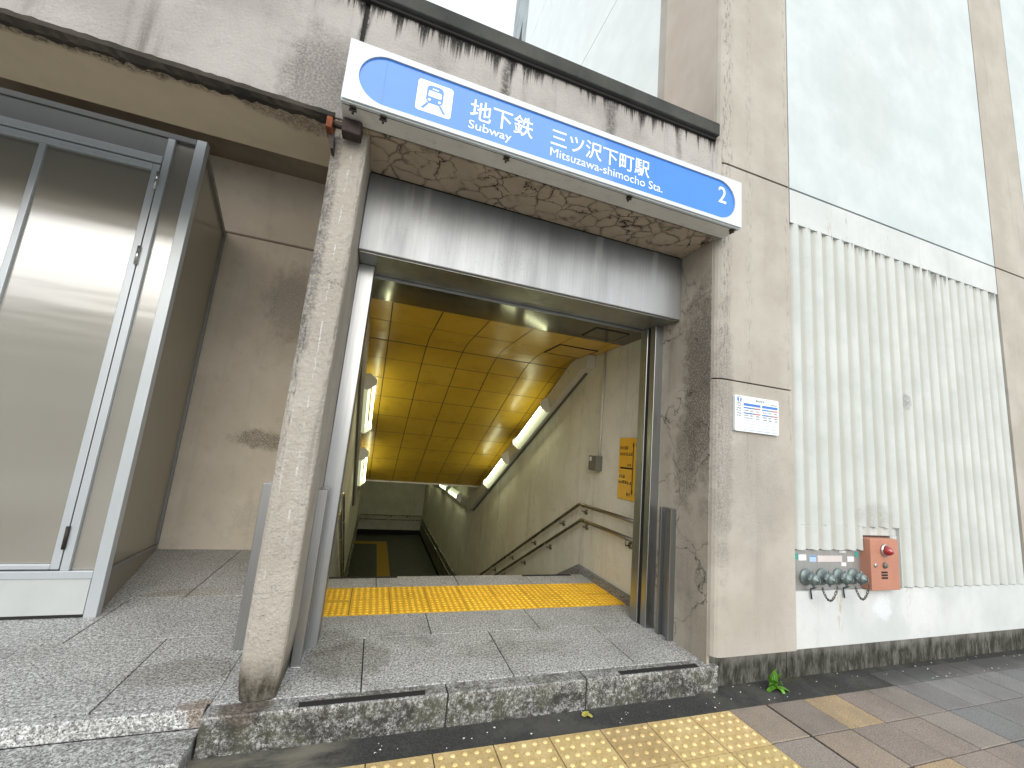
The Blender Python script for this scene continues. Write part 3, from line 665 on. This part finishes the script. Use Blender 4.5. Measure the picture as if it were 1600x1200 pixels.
# flood board channels
def channel(name, boxes, label, mat=M['jamb_dark']):
    t = thing(name, (boxes[0][0],boxes[0][2],0), label, 'flood board channel', 'steel flood board channels')
    for nm, b in zip(('front_flange','web','rear_flange','foot_plate'), boxes):
        B(b).build(nm, M['chrome'] if nm == 'foot_plate' else mat, t, bevel=.002)
channel('flood_channel', [(-.058,.101,.655,.675,.001,.955),(.07,.101,.675,.735,.001,.955),(-.058,.101,.735,.75,.001,.955)], 'flat steel flood board channel on the left of the pillar, by the recess')
channel('flood_channel', [(.284,.336,.41,.435,.003,.962),(.284,.300,.435,.52,.003,.962),(.284,.336,.52,.545,.003,.962),(.280,.338,.402,.552,.0005,.003)], 'steel flood board channel between the pillar and the left shutter guide')
channel('flood_channel', [(2.787,2.842,.385,.41,.001,.948),(2.822,2.842,.41,.50,.001,.948),(2.787,2.842,.50,.525,.001,.948)], 'ribbed steel flood board channel on the right stained reveal')

# ------------------------------------------------------------------ neighbouring building
nb_ = thing('neighbour_building', (3,0,0), 'tall beige and pale grey building with a corrugated wall panel, right of the entrance', 'building')
def pilz(x0, x1, z0, z1, left=False):
    m = MB()
    if left:
        m.prism([(2.842,.85),(2.842,.055),(2.848,.036),(2.862,.018),(2.882,.006),(2.91,0),(x1,0),(x1,.12),(3.05,.12),(3.05,.85)], z0, z1); return m
    return m.box(x0,x1,0,.12,z0,z1)
pilz(2.84,3.594,.058,1.938,True).build('pilaster', M['pilaster'], nb_)
pilz(2.84,3.594,1.949,3.700,True).build('pilaster', M['pilaster'], nb_)
pilz(2.84,3.594,3.718,18,True).build('pilaster', M['pilaster'], nb_)
B((2.8385,2.86,.056,.615,-.03,3.044)).build('reveal', M['reveal'], nb_)
B((2.8425,2.88,.012,.6,3.05,3.9)).build('upper_return', M['pilaster'], nb_)
B((6.655,7.385,0,.12,.058,3.700),(6.655,7.385,0,.12,3.718,18)).build('pilaster', M['pilaster'], nb_)
B((3.608,6.645,.002,.12,3.718,9.0),(3.608,6.645,.002,.12,9.015,18)).build('wall_panel', M['white_wall'], nb_)
B((3.608,6.645,.002,.12,3.395,3.700)).build('wall_panel', M['white_low'], nb_)
B((7.40,14,.002,.12,.058,3.70),(7.40,14,.002,.12,3.718,18)).build('wall_panel', M['white_wall'], nb_)
B((2.88,14,.1215,.3,-.15,18)).build('wall_core', M['joint'], nb_)
B((3.608,6.652,.012,.12,.06,.452)).build('base_wall', M['white_low'], nb_)
B((2.86,3.596,.085,.1205,-.2,.056),(3.604,14,.085,.1205,-.2,.056)).build('plinth', M['plinth'], nb_, bevel=.004)
# side wall up above the entrance roof
B((2.86,2.99,.7,.8,3.92,17.9)).build('joint_filler', M['joint'], nb_)
B((2.8405,3.0,.056,.735,3.92,18)).build('side_strip', M['pilaster_side'], nb_)
B((2.846,3.0,.752,4.74,3.92,7.45),(2.846,3.0,4.752,6.7,3.92,7.45),(2.846,3.0,.752,4.74,7.465,11.40),(2.846,3.0,4.752,6.7,7.465,11.40),(2.846,3.0,.752,4.74,11.415,18),(2.846,3.0,4.752,6.7,11.415,18)).build('side_panel', M['side_white'], nb_)
B((2.855,3.0,6.71,8.35,3.92,18)).build('side_edge', M['side_grey'], nb_)
B((2.865,13.9,.31,8.3,3.9,17.9)).build('building_core', M['joint'], nb_)
# corrugated panel: rounded ribs cut round the two boxes
PITCH = .138; x0c, x1c = 3.612, 6.648
def rib(x):
    u = ((x-x0c)/PITCH) % 1; c = .5-.5*math.cos(2*PI*u)      # 0 in the groove, 1 on the rib
    return .030 - .034*(c**.6)
def corr(xa, xb, za, zb, mb, wav=True):
    n = max(2, int((xb-xa)/PITCH*12)); rows = 2
    xs_ = [xa+(xb-xa)*i/n for i in range(n+1)]
    vs = []
    for x in xs_:
        y = rib(x); jz = (random.uniform(-.004,.004) if zb > 3 else 0)
        vs += [(x,y,za+random.uniform(-.003,.003)),(x,y,zb+jz),(x,.11,zb),(x,.11,za)]
    fs = []
    for i in range(n):
        a, b = 4*i, 4*i+4
        fs += [(a,b,b+1,a+1),(a+1,b+1,b+2,a+2),(b,a,a+3,b+3)]
    fs += [(0,1,2,3),(4*n+3,4*n+2,4*n+1,4*n)]
    mb.add(vs, fs, False)
m = MB()
corr(x0c, 4.345, .748, .93, m); corr(4.79, x1c, .456, .93, m); corr(x0c, x1c, .93, 3.394, m)
m.build('corrugated_panel', M['corrugated'], nb_)
B((4.345,4.79,.022,.11,.862,.929),(4.705,4.79,.018,.11,.456,.861)).build('patch_render', M['corrugated'], nb_)
B((3.61,4.80,.07,.1195,.45,.90)).build('niche_back', M['plinth'], nb_)

# ------------------------------------------------------------------ sign
SX0, SX1, SZ0, SZ1, SY = .1424, 2.8856, 3.047, 3.4163, -.1789
r = thing('station_sign', (SX0,0,SZ0), 'long white sign case with a blue rounded panel reading Subway and the station name', 'sign')
m = MB(); fr = .012
m.box(SX0, SX1, SY+.014, -.003, SZ0+.001, SZ1); m.build('sign_case', M['sign_white'], r, bevel=.003)
B((.343,.3445,SY+.0098,SY+.0104,3.08,3.373)).build('panel_seam', M['ink_blue'], r); B((1.62,1.6215,SY+.0098,SY+.0104,3.08,3.373)).build('panel_seam', M['ink_blue'], r)
B((SX0+.004, SX1-.004, SY+.045, -.006, SZ0-.001, SZ0+.0005)).build('case_underside', M['sign_under'], r)
m = MB(); o4 = [(SX0,SZ0),(SX1,SZ0),(SX1,SZ1),(SX0,SZ1)]; cap = rrect(.211,2.823,3.077,3.376,.1494,16)
# front face with a capsule opening: bridge outer rectangle and capsule
bm = bmesh.new()
def ring(pts, y): return [bm.verts.new((p[0],y,p[1])) for p in pts]
k = len(cap); outer = []
for (x, z) in cap:
    cx, cz = (SX0+SX1)/2, (SZ0+SZ1)/2
    hx, hz = (SX1-SX0)/2-.003, (SZ1-SZ0)/2-.003
    if x > 2.823-.1494: dx, dz = x-(2.823-.1494), z-cz; ox = 2.823-.1494
    elif x < .211+.1494: dx, dz = x-(.211+.1494), z-cz; ox = .211+.1494
    else: dx, dz, ox = 0, z-cz, x
    sc = min((abs((cx+math.copysign(hx,dx))-ox)/abs(dx)) if abs(dx) > 1e-6 else 1e9, hz/abs(dz) if abs(dz) > 1e-6 else 1e9)
    outer.append((ox+dx*sc, cz+dz*sc))
A = ring(outer, SY); Bv = ring(cap, SY); Cv = ring(cap, SY+.012); Ov = ring(outer, SY+.0138)
for i in range(k):
    j = (i+1)%k
    for P_, Q in ((A,Bv),(Bv,Cv),(Ov,A)): bm.faces.new((P_[i],P_[j],Q[j],Q[i]))
# square the corners
for (cx, cz) in ((SX0+.003,SZ0+.003),(SX1-.003,SZ0+.003),(SX1-.003,SZ1-.003),(SX0+.003,SZ1-.003)):
    c = [v for v in A]; 
    vtop = [v for v in c if abs(v.co.z-cz) < 1e-4]; vside = [v for v in c if abs(v.co.x-cx) < 1e-4]
    if vtop and vside:
        a = min(vtop, key=lambda v: abs(v.co.x-cx)); b = min(vside, key=lambda v: abs(v.co.z-cz)); n_ = bm.verts.new((cx,SY,cz))
        if a is not b: bm.faces.new((a,b,n_))
bmesh.ops.recalc_face_normals(bm, faces=bm.faces[:])
me = bpy.data.meshes.new('sign_face'); 
for v in bm.verts: v.co -= Vector(r.location)
bm.to_mesh(me); bm.free(); me.materials.append(M['sign_white']); o = bpy.data.objects.new('sign_face', me); COL.objects.link(o); o.parent = r
MB().prism(cap, SY+.0105, SY+.0135, 'y').build('blue_panel', M['sign_blue'], r)
# bevelled lower lip of the case (rolled edge) and seam
B((SX0+.002,SX1-.002,SY+.012,SY+.035,SZ0-.006,SZ0+.001)).build('case_lip', M['sign_white'], r, bevel=.004)
B((SX0+.01,SX1-.01,SY+.037,SY+.043,SZ0-.0015,SZ0+.001)).build('case_seam', M['black'], r)
for x in (.205,.362,1.08,1.95,2.84):
    m = MB(); m.box(x-.016,x+.016,SY+.026,SY+.06,SZ0-.014,SZ0-.001); m.tube([(x-.02,SY+.05,SZ0-.018),(x+.02,SY+.05,SZ0-.018)], .006, 8); m.box(x-.006,x+.006,SY+.05,SY+.066,SZ0-.03,SZ0-.01)
    m.build('clip', M['dark_metal'], r, bevel=.002)
# pictogram
yf = SY+.0098
pg = MB().prism(rrect(.517,.717,3.133,3.331,.018,5), yf, yf+.001, 'y').build('pictogram', M['sign_letter'], r)
cx = .617
def onp(pts, d, mat, name): MB().prism(pts, yf-d, yf-d+.0009, 'y').build(name, mat, pg)
MB().prism(rrect(cx-.0475,cx+.0475,3.195,3.31,.028,6), yf-.001, yf-.0001, 'y').build('train_body', M['sign_blue'], pg)
m = MB(); m.prism(rrect(cx-.037,cx+.037,3.237,3.274,.006,4), yf-.002, yf-.0011, 'y'); m.prism(rrect(cx-.018,cx+.018,3.284,3.292,.003,3), yf-.002, yf-.0011, 'y')
for s in (-1,1): m.prism([(cx+s*.029+.0085*math.cos(2*PI*i/16), 3.216+.0085*math.sin(2*PI*i/16)) for i in range(16)], yf-.002, yf-.0011, 'y')
m.build('train_window', M['sign_letter'], pg)
for s in (-1,1):
    m = MB(); m.prism([(cx+s*.026,3.196),(cx+s*.040,3.196),(cx+s*.070,3.152),(cx+s*.054,3.152)], yf-.001, yf-.0001, 'y')
    m.build('rail_mark', M['sign_blue'], pg)
def text(s, x0, x1, z0, z1, y, mat, name, parent, weight=.0, th=.0012, thick=None):
    cu = bpy.data.curves.new(name, 'FONT'); cu.body = s; cu.size = 1; cu.fill_mode = 'BOTH'; cu.extrude = .005; cu.offset = weight; cu.resolution_u = 4
    ob = bpy.data.objects.new(name, cu); COL.objects.link(ob); bpy.context.view_layer.update()
    me = bpy.data.meshes.new_from_object(ob.evaluated_get(bpy.context.evaluated_depsgraph_get())); bpy.data.objects.remove(ob)
    xs_ = [v.co.x for v in me.vertices]; ys_ = [v.co.y for v in me.vertices]; zs_ = [v.co.z for v in me.vertices]
    a, b, c, d = min(xs_), max(xs_), min(ys_), max(ys_); e, g = min(zs_), max(zs_)
    off = Vector((0,0,0)); p = parent
    while p is not None: off = off + p.location; p = p.parent
    for v in me.vertices:
        v.co = Vector((x0+(v.co.x-a)/(b-a)*(x1-x0), y-th*(v.co.z-e)/(g-e), z0+(v.co.y-c)/(d-c)*(z1-z0))) - off
    me.materials.clear(); me.materials.append(mat); o = bpy.data.objects.new(name, me); COL.objects.link(o); o.parent = parent; return o
L = M['sign_letter']
text('地下鉄', .825, 1.222, 3.188, 3.325, yf+.001, L, 'lettering', r, .008)
text('Subway', .824, 1.088, 3.108, 3.180, yf+.001, L, 'lettering', r, .003)
text('三ツ沢下町駅', 1.343, 2.077, 3.195, 3.322, yf+.001, L, 'lettering', r, .008)
text('Mitsuzawa-shimocho Sta.', 1.345, 2.188, 3.123, 3.182, yf+.001, L, 'lettering', r, .001)
text('2', 2.675, 2.747, 3.203, 3.332, yf+.001, L, 'lettering', r, .006)

# rusty bracket at the head of the pillar
r = thing('rusty_bracket', (.1,-.02,2.95), 'rusty iron bracket between the pillar head and the left end of the sign', 'bracket')
B((.076,.105,-.07,.03,2.935,3.0)).build('bracket_plate', M['rust'], r, bevel=.003)
m = MB(); m.prism([(.082,2.934),(.116,2.934),(.122,2.85),(.108,2.85)], -.02, .05, 'y'); m.build('bracket_foot', M['rust_dark'], r)
MB().tube([(.10,-.03,2.99),(.17,-.035,2.985),(.25,-.02,2.985)], .018, 10).build('bracket_arm', M['rust_dark'], r)
B((.15,.252,-.05,.03,2.955,3.04)).build('clamp', M['rust_dark'], r, bevel=.008)
m = MB(); m.lathe([(.014,0),(.007,.06),(.0005,.19)], (1.115,-.02,3.985), (0.02,0,1), 8); sp = m.build('metal_spike', M['dark_metal']); tag(sp, 'small dark metal spike standing on the black coping', 'spike')

# ------------------------------------------------------------------ notice board
r = thing('notice_board', (3.2,0,1.57), 'small white notice board with blue and red rows on the beige pilaster', 'notice board')
MB().prism(rrect(2.993,3.421,1.573,1.836,.012,4), -.022, -.001, 'y').build('board_panel', M['board'], r, bevel=.001)
def bars(name, mat, rects, y=-.0235):
    m = MB()
    for (a,b,c,d) in rects: m.box(2.993+a*.428, 2.993+b*.428, y, y+.0012, 1.836-d*.263, 1.836-c*.263)
    m.build(name, mat, r)
bars('blue_header', M['ink_blue'], [(.19,.57,.2,.27),(.61,.97,.2,.27),(.19,.36,.31,.345),(.61,.76,.31,.345),(.19,.36,.46,.495),(.61,.76,.46,.495),(.19,.97,.94,.948)])
bars('red_header', M['ink_red'], [(.46,.57,.31,.345),(.86,.97,.31,.345),(.46,.57,.46,.495),(.86,.97,.46,.495)])
bars('grey_header', M['ink_grey'], [(.36,.46,.31,.345),(.76,.86,.31,.345),(.36,.46,.46,.495),(.76,.86,.46,.495)] + [(.19+.42*k,.57+.4*k,z,z+.006) for k in (0,1) for z in (.68,.77,.86)])
m = MB()
def f(u,z,u2,z2): m.prism([(u,z),(u2,z),(u2,z2),(u,z2)], -.0235, -.0223, 'y')
for (a, z, s, n) in ((.5,.115,.016,5),(.84,.17,.008,5),(.2,.255,.009,5),(.63,.255,.009,5)):
    pass
for a in (.2,.62):
    for z in (.42,.56,.63): 
        for q in range(3): glyphs(m, 2.993+.428*(a+.135*q), 1.836-.263*z, .0105, 4 if q == 0 else 3, f)
glyphs(m, 2.993+.428*.46, 1.836-.263*.125, .0165, 5, f); glyphs(m, 2.993+.428*.82, 1.836-.263*.17, .009, 6, f)
for z in (.24,.30,.38,.44,.52,.58): glyphs(m, 2.993+.428*.03, 1.836-.263*z, .010, 4, f)
m.build('lettering', M['ink_grey'], r)
m = MB(); ccx, ccz = 2.993+.428*.095, 1.836-.263*.105
m.prism([(ccx+.021*math.cos(2*PI*i/24), ccz+.021*math.sin(2*PI*i/24)) for i in range(24)], -.0235, -.0223, 'y'); lg = m.build('emblem', M['ink_blue'], r)
m = MB(); m.prism([(ccx-.012,ccz+.017),(ccx-.005,ccz+.019),(ccx,ccz+.008),(ccx+.005,ccz+.019),(ccx+.012,ccz+.017),(ccx+.005,ccz-.001),(ccx+.005,ccz-.019),(ccx-.005,ccz-.019),(ccx-.005,ccz-.001)], -.0245, -.0236, 'y'); m.build('emblem_mark', M['board'], lg)

# ------------------------------------------------------------------ fire hose inlets and alarm box
r = thing('hose_inlet_panel', (3.98,.03,.45), 'steel fire hose inlet panel with four capped couplings and chains, low in the corrugated wall', 'hose inlet')
B((3.612,4.362,.030,.069,.455,.742)).build('back_plate', M['plate'], r, bevel=.002)
xs4 = (3.735,3.905,4.085,4.250)
for x in xs4:
    m = MB(); m.lathe([(.0001,.0),(.060,.0),(.062,.006),(.058,.012),(.046,.016),(.041,.03),(.040,.045),(.043,.047),(.043,.053),(.039,.055)], (x,.0295,.548), (0,-1,0), 24); o = m.build('coupling', M['inlet'], r)
    m = MB(); m.lathe([(.039,.055),(.045,.057),(.045,.064),(.037,.066),(.037,.080),(.033,.088),(.014,.090),(.011,.102),(.0001,.104)], (x,.0295,.548), (0,-1,0), 24)
    m.box(x-.004,x+.004,-.082,-.055,.535,.562); 
    for a in (0,PI/2,PI,1.5*PI): m.lathe([(.0001,.014),(.009,.012),(.009,0)], (x+.042*math.cos(a), -.031, .548+.042*math.sin(a)), (math.cos(a),0,math.sin(a)), 8)
    m.build('cap', M['inlet'], o)
def chain(p0, p1, sag, n):
    m = MB(); pts = []
    for i in range(n+1):
        u = i/n; p = Vector(p0).lerp(Vector(p1), u); p.z -= sag*4*u*(1-u); pts.append(p)
    for i in range(n):
        c = (pts[i]+pts[i+1])/2; d = (pts[i+1]-pts[i]); l = d.length*.72; d.normalize()
        s = Vector((0,-1,0)).cross(d).normalized() if i % 2 == 0 else Vector((0,-1,0))
        w = .0075
        m.tube([c + d*(l*math.cos(a)) + s*(w*math.sin(a)) for a in [2*PI*q/10 for q in range(10)]], .0026, 6, closed=True)
    return m
for a, b in ((0,1),(2,3)):
    mm = chain((xs4[a]+.015,-.085,.50),(xs4[b]+.0,-.085,.50), .085, 13); mm.tube([(xs4[a]+.0,-.05,.498),(xs4[a]+.01,-.0,.47),(xs4[a]+.02,.0,.40)], .006, 6)
    mm.tube([(xs4[a]+.02,-.085,.51),(xs4[a]+.02,-.085,.49)], .005, 6); mm.tube([(xs4[b],-.085,.53),(xs4[b],-.085,.50)], .004, 6)
    mm.build('chain', M['chain'], r)
def lab(nm, mat, x0, x1, z0, z1): B((x0,x1,.0275,.0298,z0,z1)).build(nm, mat, r)
lab('name_plate', M['pink_label'], 3.865,4.135,.655,.70)
lab('sticker', M['pale'], 3.665,3.745,.665,.708); lab('sticker', M['blue_label'], 3.78,3.85,.655,.70); lab('sticker', M['pale'], 4.195,4.27,.655,.695); lab('sticker', M['pale'], 4.125,4.18,.622,.65)
lab('sticker', M['green_label'], 3.618,3.66,.673,.715); lab('sticker', M['green_label'], 4.285,4.32,.69,.732); lab('sticker', M['pale'], 4.105,4.18,.724,.733)
B((3.785,3.845,.0265,.0274,.692,.6985)).build('sticker_header', M['ink_blue'], r)
r = thing('alarm_box', (4.57,0,.46), 'terracotta fire alarm box with a red lamp beside the hose inlets', 'alarm box')
B((4.352,4.69,-.045,.069,.458,.846)).build('box_body', M['alarm'], r, bevel=.005)
m = MB(); m.lathe([(.0001,0),(.048,0),(.048,.012),(.040,.016)], (4.512,-.0455,.762), (0,-1,0), 24); o = m.build('lamp_base', M['chrome'], r)
m = MB(); m.lathe([(.036,.016),(.035,.035),(.028,.05),(.015,.062),(.0001,.065)], (4.512,-.0455,.762), (.0,-1,0), 24); m.build('lamp_lens', M['lens'], o)
m = MB(); m.lathe([(.015,0),(.016,.006),(.012,.009),(.0001,.009)], (4.398,-.0455,.648), (0,-1,0), 16); m.build('keyhole', M['chrome'], r)
m = MB(); m.lathe([(.022,0),(.023,.008),(.018,.016),(.0001,.018)], (4.508,-.0455,.648), (0,-1,0), 18); m.build('button', M['box_grey'], r)
m = MB()
for q in range(3): m.box(4.468,4.540,-.0475,-.0448,.545+.021*q,.558+.021*q)
m.build('sounder_slot', M['black'], r)

# ------------------------------------------------------------------ glass vestibule
YF = 1.22; VL = -3.4
r = thing('glass_vestibule', (-2.2,YF,0), 'aluminium framed glass vestibule with a hinged glass door in the recess', 'glass vestibule')
B((-1.042,-.975,YF,YF+.06,.0,3.432)).build('corner_post', M['alu'], r, bevel=.004)
B((-1.215,-1.17,YF+.002,YF+.06,.285,3.385)).build('door_jamb', M['alu'], r, bevel=.003)
B((VL,-1.043,YF+.001,YF+.06,3.385,3.428)).build('top_rail', M['alu_grey'], r, bevel=.003)
B((VL,-1.043,YF+.001,YF+.06,.238,.284)).build('bottom_rail', M['alu'], r, bevel=.003)
B((VL,-1.218,YF+.012,YF+.05,3.225,3.384)).build('transom_panel', M['alu_grey'], r)
B((VL,-1.218,YF-.004,YF+.06,3.165,3.224)).build('door_head', M['alu'], r, bevel=.008)
B((VL,-1.05,YF+.012,YF+.05,.02,.237)).build('kick_panel', M['alu_panel'], r)
B((VL,-1.0,YF+.01,YF+.05,.001,.018)).build('base_gap', M['black'], r)
B((-1.168,-1.044,YF+.028,YF+.034,.287,3.383)).build('side_light', M['glass'], r)
dr = B((-1.268,-1.222,YF+.004,YF+.05,.294,3.155),(VL,-1.269,YF+.004,YF+.05,.294,.325),(VL,-1.269,YF+.004,YF+.05,3.105,3.155),(-1.905,-1.868,YF+.006,YF+.05,.326,3.104)).build('door', M['alu'], r, bevel=.004)
B((VL,-1.906,YF+.026,YF+.032,.327,3.103),(-1.867,-1.270,YF+.026,YF+.032,.327,3.103)).build('door_pane', M['glass'], dr)
B((-1.2205,-1.2165,YF+.008,YF+.05,.29,3.16)).build('door_gap', M['black'], r)
for z in (2.36,.42,2.95):
    m = MB(); m.tube([(-1.22,YF-.006,z),(-1.22,YF-.006,z+.14)], .011, 10); m.build('hinge', M['chrome'] if z > 1 else M['dark_metal'], dr)
# glazed return running back to the wall
A_ = Vector((-.977,YF+.03,0)); E_ = Vector((-1.352,2.95,0)); U = (E_-A_).normalized(); W = Vector((-U.y,U.x,0)); LEN = (E_-A_).length
def rbox(m, a0, a1, w0, w1, z0, z1, z0b=None, z1b=None):
    z0b = z0 if z0b is None else z0b; z1b = z1 if z1b is None else z1b
    P_ = lambda a, w, z: A_ + U*a + W*w + Vector((0,0,z))
    m.add([P_(a0,w0,z0),P_(a1,w0,z0b),P_(a1,w1,z0b),P_(a0,w1,z0),P_(a0,w0,z1),P_(a1,w0,z1b),P_(a1,w1,z1b),P_(a0,w1,z1)],
          [(0,3,2,1),(4,5,6,7),(0,1,5,4),(1,2,6,5),(2,3,7,6),(3,0,4,7)])
    return m
rbox(MB(), .03, .075, .0, .05, 0, 3.425).build('return_post', M['alu_grey'], r, bevel=.003)
rbox(MB(), LEN-.05, LEN-.003, .0, .05, .05, 3.425).build('return_post', M['alu_grey'], r, bevel=.003)
rbox(MB(), .076, LEN-.051, .002, .05, 3.375, 3.42).build('return_top_rail', M['alu_grey'], r, bevel=.003)
rbox(MB(), .076, LEN-.051, -.002, .05, .245, .283, .03, .06).build('return_bottom_rail', M['alu_grey'], r, bevel=.003)
rbox(MB(), .076, LEN-.051, .01, .045, .0, .244, .0, .029).build('return_kick_panel', M['side_panel'], r)
rbox(MB(), .076, LEN-.051, .022, .030, .284, 3.374, .061, 3.374).build('return_pane', M['glass_side'], r)
B((VL,-1.36,YF+.07,2.94,3.432,3.45)).build('vestibule_roof', M['alu_grey'], r)
B((VL,-1.40,1.5,2.94,.002,3.42)).build('inner_lining', M['recess_wall'], r)

# ------------------------------------------------------------------ weed, leaves
def blade(m, c, az, L, w, rise, droop):
    d = Vector((math.cos(az), math.sin(az), 0)); s = Vector((-d.y, d.x, 0)); n = 7; prev = None
    for i in range(n+1):
        u = i/n; p = Vector(c) + d*(L*u) + Vector((0,0,rise*u - droop*u*u)); ww = w*math.sin(PI*min(1,.12+.88*u)**.8)*(1 if u < 1 else 0)+.0006
        cur = [p - s*ww, p + Vector((0,0,-.18*ww)), p + s*ww]
        if prev: m.add(prev+cur, [(0,1,4,3),(1,2,5,4)], True)
        prev = cur
r = thing('weed', (3.36,.02,GZ), 'small bright green weed growing at the foot of the mossy plinth', 'weed')
for k in range(15):
    m = MB(); az = -PI/2 + random.uniform(-2.1,2.1); up = random.random()
    blade(m, (3.36+random.uniform(-.02,.03), -.01+random.uniform(-.015,.015), GZ+.005), az, random.uniform(.09,.14)*(1.05-.55*up), random.uniform(.013,.019), .06+.11*up, .05+.06*(1-up)); m.build('leaf', M['leaf'], r)
m = MB(); m.tube([(3.36,-.01,GZ),(3.363,-.012,GZ+.08)], .004, 6); m.build('stem', M['leaf'], r)
for k, (x, y, az, lb) in enumerate(((1.875,-.045,.5,'yellow fallen leaf on the asphalt below the step, the larger of two'),(1.925,-.062,2.4,'yellow fallen leaf on the asphalt below the step, the smaller of two'))):
    m = MB(); blade(m, (x,y,GZ+.004), az, .06-.015*k, .017-.004*k, .022, .02); tag(m.build('fallen_leaf', M['dry_leaf']), lb, 'leaf', 'fallen leaves')
m = MB()
for k in range(70):
    x, y = random.uniform(.7,6.5), random.uniform(-.14,.07)
    if y > .0 and x < 2.93: y -= .1
    s = random.uniform(.003,.008); a = random.random()*3
    m.add([(x+s*math.cos(a),y+s*math.sin(a),GZ),(x-s*math.sin(a),y+.6*s*math.cos(a),GZ+.002),(x-s*math.cos(a),y-s*math.sin(a),GZ),(x+s*math.sin(a),y-.6*s*math.cos(a),GZ+.003)], [(0,1,2,3)])
o = m.build('litter_flakes', M['pale']); tag(o, 'pale specks of grit and petals scattered on the asphalt', 'grit', kind='stuff')

# ------------------------------------------------------------------ house over the road, seen mirrored in the door glass
h = thing('house', (-9,-13,GZ), 'low grey-green house over the road, mirrored in the glass door', 'house')
B((-14.5,-4.0,-18,-12.5,GZ-.1,4.3)).build('wall', M['house_wall'], h)
m = MB(); m.prism([(-18.6,4.302),(-11.9,4.302),(-15.2,5.6)], -15,-3.5,'x'); m.build('roof', M['coping'], h)
for x in (-13.2,-10.6,-8.0,-5.6):
    for z in (.9,2.9):
        w_ = B((x-.55,x+.55,-12.52,-12.46,z,z+1.0)).build('window', M['alu_grey'], h); B((x-.5,x+.5,-12.46,-12.45,z+.05,z+.95)).build('pane', M['glass_side'], w_)
wl = B((-16,-2.5,-11.2,-11.0,GZ-.1,1.0)).build('garden_wall', M['kerb']); tag(wl, 'low grey garden wall in front of the house over the road', 'wall')
# ------------------------------------------------------------------ camera
F, PX, PY = 644.05, 815.87, 599.53
yaw, pitch, roll = .3239, .1606, .0885
fw = Vector((math.sin(yaw)*math.cos(pitch), math.cos(yaw)*math.cos(pitch), math.sin(pitch)))
rt = Vector((math.cos(yaw), -math.sin(yaw), 0)); up = rt.cross(fw)
c, s = math.cos(roll), math.sin(roll); rt, up = rt*c + up*s, -rt*s + up*c
cam = bpy.data.cameras.new('camera'); co = bpy.data.objects.new('camera', cam); COL.objects.link(co)
mt = Matrix((rt, up, -fw)).transposed().to_4x4(); mt.translation = (.5654, -2.3444, 1.2934); co.matrix_world = mt
cam.sensor_fit = 'HORIZONTAL'; cam.sensor_width = 36; cam.lens = F/1600*36; cam.shift_x = -(PX-800)/1600; cam.shift_y = (PY-600)/1600
cam.clip_start = .05; cam.clip_end = 1000; S.camera = co

# ------------------------------------------------------------------ light
w = bpy.data.worlds.new('World'); S.world = w; w.use_nodes = True; nt = w.node_tree; nt.nodes.clear()
sky = nt.nodes.new('ShaderNodeTexSky'); sky.sky_type = 'NISHITA'; sky.sun_disc = False; sky.sun_elevation = rad(21); sky.sun_rotation = rad(190)
sky.air_density = 1.0; sky.dust_density = 6.0; sky.ozone_density = 1.0
hs = nt.nodes.new('ShaderNodeMix'); hs.data_type = 'RGBA'; hs.inputs[0].default_value = .88; hs.inputs[7].default_value = (4.9,5.1,5.2,1)   # overcast: an even cloud layer over the clear sky
bg = nt.nodes.new('ShaderNodeBackground'); bg.inputs[1].default_value = .14; ou = nt.nodes.new('ShaderNodeOutputWorld')
nt.links.new(sky.outputs[0], hs.inputs[6]); nt.links.new(hs.outputs[2], bg.inputs[0]); nt.links.new(bg.outputs[0], ou.inputs[0])
sun = bpy.data.lights.new('sun', 'SUN'); sun.energy = 1.5; sun.angle = rad(75); sun.color = (1,.985,.97)
so = bpy.data.objects.new('sun', sun); COL.objects.link(so)
el, az = rad(21), rad(190)     # azimuth measured like the sky's sun_rotation, clockwise from +y
dv = Vector((math.sin(az)*math.cos(el), math.cos(az)*math.cos(el), math.sin(el)))
so.rotation_euler = dv.to_track_quat('Z', 'Y').to_euler()
S.view_settings.view_transform = 'Standard'; S.view_settings.look = 'None'; S.view_settings.exposure = .88; S.view_settings.gamma = 1
S.cycles.max_bounces = 8; S.cycles.diffuse_bounces = 5; S.cycles.use_denoising = True
